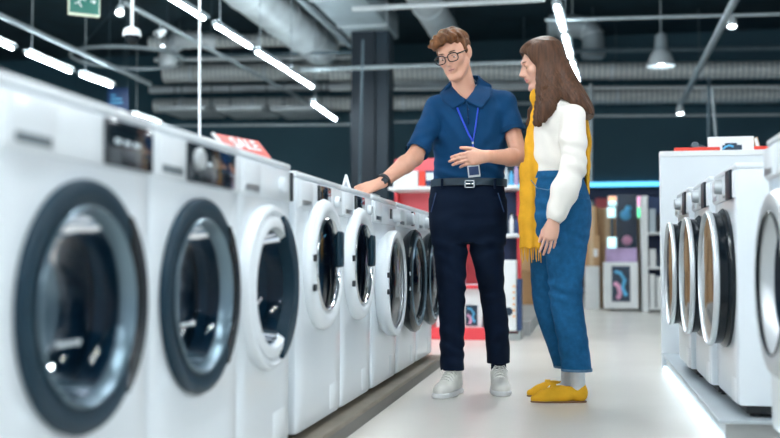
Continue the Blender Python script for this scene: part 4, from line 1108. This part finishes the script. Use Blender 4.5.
# hair: short, swept up and over
g = Sculpt(.0032)
e = lambda c, r, k=.012, sub=False, M3=None: g.ell(HF(*c), r, HF.M@M3 if M3 is not None else HF.M, k, sub)
e((0, .030, .050), (.083, .098, .082), .01)
e((0, -.020, .100), (.072, .080, .038), .02)
e((-.030, -.068, .092), (.038, .036, .026), .015)
e((.025, -.062, .094), (.040, .030, .024), .015)
e((-.062, -.054, .078), (.024, .042, .026), .012)
e((-.050, -.085, .078), (.030, .026, .020), .012)
for s in (-1, 1): e((s*.074, .0, .020), (.010, .024, .040), .01)
e((0, -.085, .005), (.064, .062, .066), .008, True)
e((0, -.015, -.060), (.11, .13, .060), .01, True)
for s in (-1, 1): e((s*.082, .008, -.012), (.02, .024, .034), .006, True)
iM = np.array(HF.M); iO = np.array(HF.o)
def hairnoise(X, Y, Z):
    x = X-iO[0]; y = Y-iO[1]; z = Z-iO[2]
    u = iM[0, 0]*x+iM[1, 0]*y+iM[2, 0]*z; v = iM[0, 1]*x+iM[1, 1]*y+iM[2, 1]*z; w_ = iM[0, 2]*x+iM[1, 2]*y+iM[2, 2]*z
    top = np.clip((w_-.02)/.06, 0, 1)
    return .0032*(.4+top)*np.sin(150*u+38*v+2.6*np.sin(34*v+20*w_)+1.5*np.sin(60*w_))+.0022*np.sin(95*w_+70*v+2*np.sin(50*u))
g.displace(hairnoise)
g.obj('hair', 'hair_man', man)

# polo shirt
g = Sculpt(.0042)
tors = [(88, 453, 484, .05, .058), (92, 447, 491, .045, .072), (97, 440, 501, .035, .09), (102, 435, 506, .03, .10), (110, 432, 509, .02, .115), (125, 433, 509, .01, .125), (140, 434, 507, .0, .130), (157, 434.5, 506, .0, .125), (168, 434.5, 504.5, .0, .122), (178, 433.5, 504, .0, .125), (183, 434, 503, .0, .122)]
g.cone(mp(458, 96, .04), sh_r, .042, .058, .03); g.cone(mp(476, 93, .04), sh_l, .042, .058, .03)
se_r = sh_r.lerp(el_r, .86); se_l = sh_l.lerp(el_l, .52)
g.cone(sh_r, se_r, .062, .056, .025); g.cone(sh_l, se_l, .060, .062, .025)
for s0, s1 in ((sh_r, el_r), (sh_l, el_l)):
    pass
dr_ = (el_r-sh_r).normalized(); dl_ = (el_l-sh_l).normalized()
g.half(se_r+dr_*.012, dr_, .10); g.half(se_l+dl_*.012, dl_, .095)
g.cone(se_r+dr_*.022, se_r+dr_*.06, .046, .050, .003, sub=True); g.cone(se_l+dl_*.025, se_l+dl_*.06, .050, .054, .003, sub=True)
g.loft(rows_px(tors, YM, .12), .02, p=2.25)
# neck opening
g.cone(mp(465.5, 84, .02), mp(465, 96, -.05), .060, .024, .006, sub=True)
g.displace(fold(*mp(440, 130, -.08), (.8, 0, .6), 95, .0060, .10, .2, .14))
g.displace(fold(*mp(500, 128, -.08), (-.8, 0, .6), 85, .0060, .09, .2, .14, 1))
g.displace(fold(*mp(470, 172, -.1), (.25, 0, 1), 110, .0065, .22, .3, .06, 2))
g.displace(fold(*mp(445, 165, -.1), (.6, 0, .8), 90, .0045, .09, .3, .10, .5))
g.displace(fold(*mp(470, 135, -.1), (1, 0, .25), 42, .0060, .2, .3, .15, .5))
g.displace(fold(*mp(420, 140, -.15), (.5, .2, -.8), 110, .0030, .08, .2, .08, .5))
pol = g.obj('polo_shirt', 'polo', man)
# collar and placket
g = Sculpt(.0030)
def strip_(A_, B_, r=.0055):
    n_ = len(A_)-1; m_ = n_*6
    def ev(T, t):
        i = min(int(t*n_), n_-1); return T[i].lerp(T[i+1], t*n_-i)
    pv = None
    for i in range(m_+1):
        a, b = ev(A_, i/m_), ev(B_, i/m_); g.cone(a, b, r, r, .006)
        if pv: g.cone(pv, b, r, r, .004)
        pv = b
inn = [mp(450.5, 84, -.01), mp(452, 78.5, .06), mp(465, 76, .10), mp(478, 76, .07), mp(480.5, 80, .0)]
out = [mp(443.5, 92, -.01), mp(447, 88, .09), mp(465, 84, .125), mp(485, 83, .10), mp(490, 88, .0)]
strip_(inn, out)
def leaf(A_, B_, ts=(0, .15, .3, .45, .6, .75, .88, 1), N_=26):
    def ev(T, t):
        i = min(int(t*(len(T)-1)), len(T)-2); f = t*(len(T)-1)-i; return (T[i][0]+(T[i+1][0]-T[i][0])*f, T[i][1]+(T[i+1][1]-T[i][1])*f)
    pr = None
    for i in range(N_+1):
        a, b = ev(A_, i/N_), ev(B_, i/N_)
        row = [on_surf(('polo_shirt', 'body'), a[0]+(b[0]-a[0])*t, a[1]+(b[1]-a[1])*t, YM, .005+.010*t) for t in ts]
        for u, v in zip(row[:-1], row[1:]):
            if (u-v).length < .06: g.cone(u, v, .0052, .0052, .005)
        if pr:
            for u, v in zip(pr, row):
                if (u-v).length < .06: g.cone(u, v, .0052, .0052, .005)
        pr = row
leaf([(450, 83), (453.5, 90), (458.5, 96), (465.3, 100.5)], [(441, 93), (443.5, 100), (453, 108), (462.5, 102.5)])
leaf([(479.5, 79), (478, 86), (473.5, 93), (467.5, 100.5)], [(490.5, 86), (489.5, 97), (481.5, 107.5), (470.5, 102.5)])
g.obj('collar', 'polo_trim', pol)
SP = lambda px, py, off=.004: Lm(on_surf(('polo_shirt',), px, py, YM, off))
q = B(); pts = [SP(466.8, 103, .001), SP(467.4, 110, .002), SP(468, 117, .002), SP(468.6, 124, .002)]
q.tube(pts, .016, 8, rect=(1, .2)); q.obj('placket', 'polo_trim', pol)
for py in (109, 117):
    B().lathe([(0, -.002), (.0045, -.002), (.0045, .002), (0, .002)], c=SP(467.8, py, .008), n=12).obj('button', 'navy', pol)
for se, dd, rr_ in ((se_r, dr_, .0600), (se_l, dl_, .0665)):
    q = B(); q.tube([Lm(se-dd*.010), Lm(se+dd*.013)], rr_, 36, caps=False); q.obj('sleeve_band', 'polo_trim', pol)

# trousers
g = Sculpt(.0042)
g.loft(rows_px([(183, 432, 504, .0, .122), (190, 430.5, 504.5, .0, .125), (200, 429.5, 506, .0, .132), (215, 429.5, 506.5, .01, .137), (232, 431, 506, .01, .130), (244, 433.5, 505, .01, .10)], YM, .12), .01, p=2.3)
LL = rows_px([(200, 430, 468, .0, .11), (225, 431, 469, .0, .11), (244, 433, 467.5, .0, .102), (260, 434.5, 466.5, -.005, .096), (285, 437, 465.5, -.015, .086), (300, 438, 465, -.015, .082), (325, 439.5, 464.5, .0, .078), (350, 440, 464, .01, .072), (370, 440.5, 464, .01, .068)], YM, .1)
RL = rows_px([(200, 470, 506, .0, .11), (225, 468, 506, .01, .11), (244, 469, 504.5, .02, .102), (262, 473, 504, .04, .096), (285, 478, 504, .06, .086), (300, 480.5, 505.5, .08, .082), (320, 483.5, 508.5, .10, .078), (345, 486, 509.5, .13, .072), (363, 487, 510, .14, .068)], YM, .1)
g.loft(LL, .02); g.loft(RL, .02)
g.cone((LL[-1][1], LL[-1][2], LL[-1][0]-.03), (LL[-1][1], LL[-1][2], LL[-1][0]+.04), .046, .045, .003, sub=True)
g.cone((RL[-1][1], RL[-1][2], RL[-1][0]-.03), (RL[-1][1], RL[-1][2], RL[-1][0]+.04), .046, .045, .003, sub=True)
for (px, py, ph) in ((450, 240, 0), (488, 238, 1), (452, 290, 2), (492, 290, .4), (452, 345, 1), (498, 340, 2), (470, 228, .6)):
    g.displace(fold(*mp(px, py, -.05), (.35*(1 if px < 470 else -1), .2, 1), 80, .0050, .10, .25, .11, ph))
tr = g.obj('trousers', 'chino', man)
for s, (x0, y0, x1, y1) in ((-1, (436, 193, 431, 212)), (1, (498, 193, 504, 212))):
    B().tube([Lm(mp(x0, y0, -.118)), Lm(mp(x1, y1, -.085))], .003, 6).obj('pocket_edge', 'navy', tr)
# belt
rw = [r for r in rows_px([(180, 433, 505, 0, .127), (187, 432.5, 505, 0, .127)], YM, .1)]
def oval(row, dz, grow, n=64, p=2.25):
    z, cx, cy, rx, ry, yw = row; o_ = []
    for k in range(n):
        a = 2*PI*k/n; u = math.copysign(abs(math.cos(a))**(2/p), math.cos(a))*(rx+grow); v = math.copysign(abs(math.sin(a))**(2/p), math.sin(a))*(ry+grow)
        o_.append(Vector((cx+u*math.cos(yw)-v*math.sin(yw), cy+u*math.sin(yw)+v*math.cos(yw), z+dz)))
    return o_
def band(rows, grow, mat, name, par, base, th=.004):
    L_ = []
    for r, gset in ((rows[0], (grow, 0)), (rows[1], (grow, 0))): pass
    a = oval(rows[0], 0, grow); b = oval(rows[0], 0, grow+th); c_ = oval(rows[1], 0, grow+th); d_ = oval(rows[1], 0, grow); n = 64
    vs = [v-base for v in a+b+c_+d_]; fs = []
    for i in range(4):
        for k in range(n): fs.append((i*n+k, i*n+(k+1) % n, ((i+1) % 4)*n+(k+1) % n, ((i+1) % 4)*n+k))
    return B().add(vs, fs).obj(name, mat, par)
bl = band(rw, .004, 'belt', 'belt', man, man.location, .006)
pb = Lm(mp(469.5, 184, -.135)); mb = Matrix.Translation(pb)@Rm(10.87, 'Z').to_4x4()
q = B()
for (x0, x1, z0, z1) in ((-.024, .024, .014, .019), (-.024, .024, -.019, -.014), (-.024, -.019, -.019, .019), (.019, .024, -.019, .019)): q.box((x0, -.006, z0), (x1, .006, z1), .001, mat=mb)
q.tube([mb@Vector((-.02, -.006, 0)), mb@Vector((.02, -.006, 0))], .002, 6)
q.obj('buckle', 'buckle', bl)
for px in (442, 495): 
    q = B(); c0 = Lm(mp(px, 183.7, -.122)); q.box((-.006, -.006, -.024), (.006, .006, .024), .002, mat=Matrix.Translation(c0)@Rm(10.87, 'Z').to_4x4()); q.obj('belt_loop', 'chino', tr)
# watch
dwr = (wr_r-el_r).normalized(); wc = wr_r-dwr*.020
B().tube([Lm(wc-dwr*.010), Lm(wc+dwr*.010)], .0355, 28).obj('watch', 'black', man)
wt = man.children[-1]
B().tube([Lm(wc-camf*.024+_r*.004), Lm(wc-camf*.039+_r*.004)], [.017, .015], 20).obj('dial', 'display', wt)
# lanyard and badge
q = B()
q.tube([SP(456.5, 106, .006), SP(458.5, 111, .006), SP(461.5, 118, .006), SP(465.5, 127, .006), SP(469, 135, .007), SP(472.5, 141, .008)], .0055, 8, rect=(1, .7))
q.tube([SP(478.5, 104, .006), SP(477.8, 111, .006), SP(476.5, 120, .006), SP(475, 130, .007), SP(473, 141, .008)], .0055, 8, rect=(1, .7))
q.tube([SP(472.8, 140, .008), SP(473, 147, .008), SP(473.2, 156, .010), SP(473.4, 163, .012)], .0055, 8, rect=(1, .7))
ln = q.obj('lanyard', 'lanyard', man)
q = B(); q.lathe([(0, -.006), (.006, -.006), (.006, .006), (0, .006)], c=SP(472.9, 143, .012), n=14); q.obj('clip', 'buckle', ln)
mb = Matrix.Translation(SP(473.6, 169, .014))@Rm(10.87, 'Z').to_4x4()@Matrix.Rotation(R(-6), 4, 'Y')
B().box((-.030, -.002, -.040), (.030, .002, .040), .002, mat=mb).obj('badge', 'badge', ln)
B().box((-.024, -.004, -.030), (.024, -.002, .012), .001, mat=mb).obj('badge_photo', 'navy', ln.children[-1] if ln.children[-1].name.startswith('badge') else ln)
B().box((-.020, -.004, .020), (.020, -.002, .028), .0005, mat=mb).obj('badge_text', 'icon', ln)
# sneakers
def sneaker(name, heel, toe, par, h_=.0032, W_=.047, low=False):
    heel, toe = Vector(heel), Vector(toe); d = (toe-heel); Ln = d.length; d.normalize(); sd = Vector((-d.y, d.x, 0)); up = Vector((0, 0, 1))
    p = lambda f, s, z: heel+d*(f*Ln)+sd*s+up*z
    g = Sculpt(h_)
    g.cone(p(.14, 0, .045), p(.45, 0, .045), .037, .036, .02)
    g.cone(p(.13, 0, .070), p(.22, 0, .100), .036, .040, .02)
    g.cone(p(.24, 0, .092), p(.40, 0, .078), .034, .032, .02)
    g.cone(p(.30, 0, .076), p(.66, 0, .044), .036, .034, .025)
    g.cone(p(.31, 0, .120), p(.40, 0, .098), .024, .024, .008, flat=(d+up, .4))
    g.cone(p(.55, 0, .036), p(.86, .004, .031), .041, .032, .02)
    g.ell(p(.70, 0, .034), (.044, .055, .030), Matrix((sd, d, up)).transposed(), .02)
    g.cone(p(.60, -.034, .050), p(.66, .034, .050), .0045, .0045, .003); g.cone(p(.62, -.036, .062), p(.62, .036, .062), .002, .002, .001)
    g.half(p(.5, 0, .012), (0, 0, -1), .3)
    g.cone(p(.17, 0, .09), p(.22, 0, .17), .030, .036, .004, sub=True)
    up_ = g.obj(name, 'sneaker', par)
    g = Sculpt(h_)
    g.cone(p(.12, 0, .013), p(.5, 0, .013), .042, .041, .03); g.cone(p(.5, 0, .013), p(.86, .004, .013), .046, .038, .03)
    g.ell(p(.70, 0, .013), (.051, .06, .02), Matrix((sd, d, up)).transposed(), .02)
    g.half(p(.5, 0, .001), (0, 0, -1), .3, .001); g.half(p(.5, 0, .026), (0, 0, 1), .3, .004)
    g.obj('sole', 'sole', up_)
    for k in range(5):
        f = .37+k*.062; z = .131-k*.0110
        q = B(); q.tube([Vector(p(f-.01, -.034, z-.030))-par.location, Vector(p(f, -.020, z-.006))-par.location, Vector(p(f+.01, 0, z))-par.location, Vector(p(f, .020, z-.006))-par.location, Vector(p(f-.01, .034, z-.030))-par.location], .0042, 7); q.obj('lace', 'lace', up_)
    for e_ in (-1, 1):
        q = B(); q.tube([Vector(p(.40, 0, .126))-par.location, Vector(p(.42, e_*.022, .136))-par.location, Vector(p(.45, e_*.040, .112))-par.location, Vector(p(.44, e_*.030, .100))-par.location, Vector(p(.42, e_*.004, .122))-par.location], .0032, 7); q.obj('lace', 'lace', up_)
    return up_
fl_ = at(459, 387, YM); a_ = Vector((LL[-1][1], LL[-1][2], 0)); 
sneaker('shoe', a_+Vector((.02, .07, 0)), a_+Vector((-.052, -.21, 0)), man)
b_ = Vector((RL[-1][1], RL[-1][2], 0))
sneaker('shoe', b_+Vector((-.010, .07, 0)), b_+Vector((.035, -.20, 0)), man)
# socks
for c0, zz in ((a_, LL[-1][0]), (b_, RL[-1][0])): B().tube([c0+Vector((0, .01, .07))-man.location, c0+Vector((0, 0, zz+.03))-man.location], .039, 20).obj('sock', 'chino', man)
# ------------------------------------------------------------------ the woman
YW = 4.88
wom = thing('person', 'woman with long brown hair, white blouse, yellow scarf and jeans facing the man', 'person', (at(560, 400, YW).x, YW, 0))
def wp(px, py, dy=0): return at(px, py, YW+dy)
Lw = lambda p: Vector(p)-wom.location
WF = Frame(wp(541.8, 64.6, 0), Rm(10.87, 'Z')@Rm(-84, 'Z')@Rm(15, 'X')@Rm(3, 'Y'))
g = Sculpt(.0033)
sculpt_head(g, WF, True)
nbw = wp(556, 104, .01)
g.cone(WF(0, .032, -.05), nbw, .044, .050, .02)
g.cone(WF(0, .0, -.075), wp(548, 104, 0), .030, .036, .03)
g.loft(rows_px([(104, 546, 572, .01, .08), (115, 542, 576, .01, .12), (150, 541, 572, .0, .10), (175, 542, 573, .0, .10), (205, 545, 575, .0, .12)], YW, .1), .03)
shL, elL, wrL = wp(573, 116, -.155), wp(573.5, 167, -.215), wp(553.5, 221, -.265)
shR, elR, wrR = wp(560, 115, .17), wp(561, 166, .20), wp(543, 210, .17)
for (s, e_, w) in ((shL, elL, wrL), (shR, elR, wrR)):
    g.cone(nbw, s, .04, .038, .03); g.cone(s, e_, .038, .032, .02); m_ = e_.lerp(w, .3); g.cone(e_, m_, .032, .033, .02); g.cone(m_, w, .033, .022, .015)
for (h_, k_, a_) in ((wp(563, 205, -.08), wp(563, 290, -.08), wp(574, 350, -.07)), (wp(558, 205, .08), wp(548, 290, .10), wp(562, 348, .10))):
    g.cone(h_, k_, .075, .045, .02); g.cone(k_, a_, .045, .031, .02)
d = (wp(548, 251, -.275)-wrL).normalized()
sculpt_hand(g, wrL, d, Vector((.25, -1, .1)), -1 if (d.cross(Vector((.25, -1, .1)))).x > 0 else 1, .93, None, 3.5, .022, (28, 8), fr=.0082, per=[(10, 12, 8), (14, 16, 10), (18, 20, 12), (22, 24, 14)])
d2 = Vector((-.15, 0, -1)); sculpt_hand(g, wrR, d2, Vector((.3, 1, 0)), 1 if (d2.cross(Vector((.3, 1, 0)))).x < 0 else -1, .93, (12, 14, 10), 3, .022, (28, 8), fr=.0082)
bodyw = g.obj('body', ['skin_woman', 'lips_woman'], wom, head_paint(WF, True))
face_bits(WF, wom, 'hair_woman', female=True); mouth_line(WF, wom)

# blouse
g = Sculpt(.0042)
BR = rows_px([(97, 541, 566, .01, .055), (101, 538, 574, .01, .10), (106, 537, 580, .01, .150), (113, 534, 584, .0, .172), (125, 531.5, 583, .0, .165), (140, 530, 582, .0, .150), (155, 529, 582, .0, .145), (165, 529, 582, .0, .145), (172, 529.5, 582, .0, .142), (176, 531, 581, .0, .134)], YW, .15)
g.loft(BR, .02, p=2.2)
for (s, e_, w) in ((shL, elL, wrL), (shR, elR, wrR)):
    dd = (w-e_).normalized(); m1 = s.lerp(e_, .5); m2 = e_.lerp(w, .45)
    g.cone(s, m1, .058, .060, .03); g.cone(m1, e_, .060, .057, .02); g.cone(e_, m2, .058, .062, .02); g.cone(m2, w-dd*.038, .062, .048, .02); g.cone(w-dd*.040, w-dd*.002, .036, .033, .010)
    g.half(w+dd*.004, dd, .05)
    g.cone(w-dd*.02, w+dd*.05, .027, .030, .003, sub=True)
g.displace(fold(*elL, (.2, .1, 1), 90, .0048, .10, .12, .13))
g.displace(fold(*shL, (.9, .1, .3), 55, .0030, .12, .2, .10, 1))
g.displace(fold(*wp(540, 165, -.1), (.5, 0, 1), 85, .0060, .12, .3, .05, 1))
g.displace(fold(*wp(555, 205, -.25), (1, .3, .2), 90, .0032, .06, .1, .09, 1))
g.displace(fold(*wp(545, 140, -.1), (1, .3, .35), 60, .0060, .12, .3, .11, 2))
blo = g.obj('blouse', 'blouse', wom)
dd = (wrL-elL).normalized()
B().tube([Lw(wrL-dd*.034), Lw(wrL-dd*.002)], [.0375, .0345], 28, caps=False).obj('cuff', 'blouse', blo)

# jeans
g = Sculpt(.0042)
g.loft(rows_px([(173, 530, 581.5, .0, .135), (180, 529, 583.5, .0, .143), (192, 528.5, 588, .0, .160), (205, 528.5, 591, .0, .172), (218, 528.5, 591.5, .0, .175), (232, 529, 590, .0, .170), (246, 530, 587, .0, .13)], YW, .15), .01, p=2.3)
JN = rows_px([(200, 543, 590, -.08, .092), (215, 542, 591, -.085, .095), (232, 543, 590, -.085, .092), (250, 545, 587, -.085, .086), (284, 548.5, 582.5, -.085, .073), (305, 550, 583, -.08, .068), (325, 554, 586, -.075, .066), (345, 558, 589, -.07, .066), (371, 561.5, 592, -.06, .068)], YW, .1)
JF = rows_px([(200, 529, 575, .08, .092), (232, 529, 573, .085, .092), (260, 530, 568, .09, .082), (284, 531, 563, .10, .073), (305, 533, 562, .10, .068), (325, 539, 566, .10, .066), (345, 546.5, 573, .10, .066), (367.5, 554, 580, .10, .068)], YW, .1)
g.loft(JN, .015); g.loft(JF, .015)
for T in (JN, JF): g.cone((T[-1][1], T[-1][2], T[-1][0]-.03), (T[-1][1], T[-1][2], T[-1][0]+.05), .052, .050, .003, sub=True)
for (px, py, ph) in ((560, 240, 0), (545, 215, 1), (565, 290, 2), (545, 290, .4), (570, 345, 1), (575, 235, 2)):
    g.displace(fold(*wp(px, py, -.12), (.4, .2, 1), 85, .0050, .08, .25, .08, ph))
jn = g.obj('jeans', 'jeans', wom)
for T in (JN, JF):
    ro_ = [tuple([T[-1][0]+z]+list(T[-1][1:])) for z in (.0, .012)]
    band(ro_, .0, 'stitch', 'hem', jn, wom.location, .0025)
# pocket seam, waistband and side seam
q = B(); q.tube([Lw(wp(531, 180, -.13)), Lw(wp(537, 188, -.155)), Lw(wp(548, 190, -.168)), Lw(wp(557, 186, -.158))], .0022, 6); q.obj('pocket_seam', 'stitch', jn)
q = B(); q.tube([Lw(wp(578, 197, -.155)), Lw(wp(578, 213, -.160)), Lw(wp(584, 219, -.14)), Lw(wp(589, 214, -.10)), Lw(wp(588, 198, -.10))], .002, 6); q.obj('back_pocket', 'stitch', jn)
wb = rows_px([(173, 529.5, 582, .0, .138), (179.5, 528.8, 584, .0, .145)], YW, .15); band(wb, .001, 'jeans', 'waistband', jn, wom.location, .004)

# scarf
g = Sculpt(.0036)
nk = [wp(*q) for q in ((535, 97, -.05), (541, 99, -.075), (552, 100, -.085), (564, 101, -.05), (568, 101, .02), (560, 100, .08), (546, 98, .085), (536, 96, .04))]
for i in range(8): g.cone(nk[i], nk[(i+1) % 8], .021, .021, .02, flat=((0, 0, 1), 1.5))
hang = [(539.5, 95, -.035, .018), (538.5, 103, -.05, .023), (536.5, 115, -.06, .026), (533.5, 130, -.075, .029), (531, 150, -.085, .034), (529.3, 170, -.095, .040), (529, 195, -.10, .044), (529.5, 220, -.10, .050), (530.5, 246, -.10, .050)]
HP = [(wp(a, b, c_), r) for a, b, c_, r in hang]
for (p0, r0), (p1, r1) in zip(HP[:-1], HP[1:]): g.cone(p0, p1, r0, r1, .012, flat=(Vector((.25, 1, 0)), .42))
bk_ = [(576, 103, .06), (585, 116, .08), (588, 140, .06), (588, 165, .05), (587, 194, .04)]
BP = [wp(*q) for q in bk_]
g.cone(nk[4], BP[0], .022, .025, .02, flat=((0, 0, 1), .6))
for a, b in zip(BP[:-1], BP[1:]): g.cone(a, b, .030, .032, .012, flat=(Vector((1, 0, 0)), .45))
h0 = HP[-1][0]
g.half(h0+Vector((0, 0, -.01)), (0, 0, -1), .07); g.half(BP[-1], (0, 0, -1), .05)
def pleat(X, Y, Z):
    w_ = np.clip((1.33-Z)/.1, 0, 1)
    return .0048*w_*np.sin(150*X+30*Y+2.2*np.sin(5*Z)+.6*np.sin(31*Z))
g.displace(pleat)
sc = g.obj('scarf', 'scarf', wom)
for k in range(13):
    x = -.046+k*.0076; ln_ = .055+.018*((k*7) % 5)/4; sw = .006*math.sin(k*2.3)
    p0 = h0+Vector((x, -.004+.006*math.sin(k*1.7), -.006))
    B().tube([Lw(p0), Lw(p0+Vector((sw*.5, 0, -ln_*.5))), Lw(p0+Vector((sw, 0, -ln_)))], [.0036, .0030, .0022], 6).obj('fringe', 'scarf', sc)

# hair
g = Sculpt(.0033)
e = lambda c, r, k=.012, sub=False, M3=None: g.ell(WF(*c), r, WF.M@M3 if M3 is not None else WF.M, k, sub)
e((0, .024, .049), (.079, .101, .085), .01)
e((0, -.028, .082), (.058, .062, .038), .03)
for s in (-1, 1): e((s*.058, -.020, .050), (.022, .050, .050), .02)
for s, dy in ((-1, -.085), (1, .085)): pass
ny = lambda px, py, dy: wp(px, py, dy)
for sg in (-1, 1):
    T = [(543, 62, .072, .030), (544.5, 78, .080, .032), (544, 92, .088, .032), (543, 105, .104, .030), (541, 115, .120, .028), (538, 122, .128, .022)] if sg < 0 else [(545, 62, .072, .030), (546, 80, .078, .030), (541, 98, .085, .028), (534, 112, .09, .022), (529, 123, .09, .014)]
    PP = [(ny(a, b, sg*c_), r) for a, b, c_, r in T]
    for (p0, r0), (p1, r1) in zip(PP[:-1], PP[1:]): g.cone(p0, p1, r0*1.15, r1*1.15, .02, flat=(Vector((0, 1, 0)), .55))
HB = rows_px([(44, 536, 557, .0, .070), (54, 541, 564.5, .0, .082), (64, 546, 570, .0, .090), (76, 551, 576, .0, .100), (88, 555.5, 582.5, .0, .125), (98, 560, 588, -.01, .150), (106, 567, 592, -.015, .155), (113, 575, 594, -.02, .15), (118, 584, 593, -.02, .13)], YW, .1)
g.loft(HB, .025)
T = [(551, 70, -.078, .034), (552, 84, -.100, .040), (551, 96, -.135, .042), (547.5, 107, -.165, .036), (543, 118, -.168, .024)]
PP = [(wp(a, b, c_), r) for a, b, c_, r in T]
for (p0, r0), (p1, r1) in zip(PP[:-1], PP[1:]): g.cone(p0, p1, r0, r1, .02, flat=(Vector((0, 1, 0)), .6))
T = [(560, 80, -.085, .034), (568, 92, -.12, .034), (577, 102, -.15, .026), (582, 109, -.155, .014)]
PP = [(wp(a, b, c_), r) for a, b, c_, r in T]
for (p0, r0), (p1, r1) in zip(PP[:-1], PP[1:]): g.cone(p0, p1, r0, r1, .02, flat=(Vector((0, 1, 0)), .6))
e((0, -.106, -.006), (.064, .062, .092), .008, True)
q0 = np.array(wp(541, 36, 0))
def strands(X, Y, Z):
    fl_ = (X-q0[0])+.50*(Z-q0[2])          # hair runs down and back
    am = np.clip((1.60-Z)/.12, .15, 1)
    return am*(.0013*np.sin(380*fl_+ 60*Y+1.2*np.sin(9*Z))+0.0010*np.sin(150*fl_-70*Y+1.2*np.sin(7*Z)))
g.displace(strands)
g.obj('hair', 'hair_woman', wom)

# socks and loafers
def loafer(heel, toe, par):
    heel, toe = Vector(heel), Vector(toe); d = toe-heel; Ln = d.length; d.normalize(); sd = Vector((-d.y, d.x, 0)); up = Vector((0, 0, 1))
    p = lambda f, s, z: heel+d*(f*Ln)+sd*s+up*z; M3 = Matrix((sd, d, up)).transposed()
    g = Sculpt(.0032)
    g.cone(p(.12, 0, .046), p(.42, 0, .042), .036, .035, .02)
    g.cone(p(.10, 0, .050), p(.13, 0, .058), .026, .024, .02)
    g.cone(p(.42, 0, .030), p(.74, 0, .025), .034, .034, .02); g.cone(p(.74, 0, .022), p(.93, 0, .018), .033, .018, .02)
    g.cone(p(.50, 0, .052), p(.62, 0, .046), .026, .026, .02)
    g.cone(p(.12, 0, .035), p(.12, 0, .070), .034, .030, .015)
    g.half(p(.5, 0, .008), (0, 0, -1), .3, .001)
    g.ell(p(.265, 0, .104), (.024, .046, .032), M3, .004, True)
    sh = g.obj('shoe', 'suede', par)
    g = Sculpt(.003)
    g.cone(p(.12, 0, .004), p(.45, 0, .004), .035, .035, .02); g.cone(p(.45, 0, .004), p(.74, 0, .004), .035, .035, .02); g.cone(p(.74, 0, .004), p(.93, 0, .004), .034, .019, .02)
    g.half(p(.5, 0, .001), (0, 0, -1), .3, .001); g.half(p(.5, 0, .009), (0, 0, 1), .3, .001)
    g.obj('sole', 'shoe_sole', sh)
    B().tube([Vector(p(.56, -.033, .034))-par.location, Vector(p(.57, -.026, .060))-par.location, Vector(p(.575, 0, .0775))-par.location, Vector(p(.57, .026, .060))-par.location, Vector(p(.56, .033, .034))-par.location], [.013]*5, 10, rect=(1, 1)).obj('strap', 'suede', sh) if 0 else None
    B().prism([(-.033, .030), (-.024, .062), (0, .075), (.024, .062), (.033, .030), (.029, .030), (.020, .056), (0, .068), (-.020, .056), (-.029, .030)], -.013, .013, mat=Matrix.Translation(Vector(p(.585, 0, 0.010))-par.location)@M3.to_4x4()).obj('strap', 'suede', sh)
    return sh
for T, s in ((JN, 0), (JF, 1)):
    c0 = Vector((T[-1][1], T[-1][2], 0)); hl = c0+Vector((.042, .012, 0)); to = c0+Vector((-.215, -.040, 0))
    if s: hl = c0+Vector((.05, .03, 0)); to = c0+Vector((-.195, .0, 0))
    loafer(hl, to, wom)
    g = Sculpt(.0034); g.cone(c0+Vector((.006, 0, .06)), c0+Vector((.005, 0, .10)), .027, .030, .02); g.cone(c0+Vector((.005, 0, .10)), c0+Vector((.004, 0, T[-1][0]+.04)), .030, .038, .02); g.cone(c0+Vector((.0, 0, .045)), c0+Vector((-.075, -.012, .040)), .030, .022, .02)
    g.obj('sock', 'sock', wom)
# ------------------------------------------------------------------ light of the hall
w = bpy.data.worlds.new('daylight'); S.world = w; w.use_nodes = True
nt = w.node_tree; bg = nt.nodes['Background']
bg.inputs[0].default_value = (.80, .90, 1, 1); bg.inputs[1].default_value = .7
S.view_settings.view_transform = 'Standard'; S.view_settings.look = 'None'
S.view_settings.exposure = .80; S.view_settings.gamma = 1.0; S.view_settings.use_curve_mapping = False
S.cycles.max_bounces = 8; S.cycles.diffuse_bounces = 4; S.cycles.glossy_bounces = 4; S.cycles.transparent_max_bounces = 8
S.cycles.caustics_reflective = False; S.cycles.caustics_refractive = False
S.cycles.sample_clamp_indirect = 4
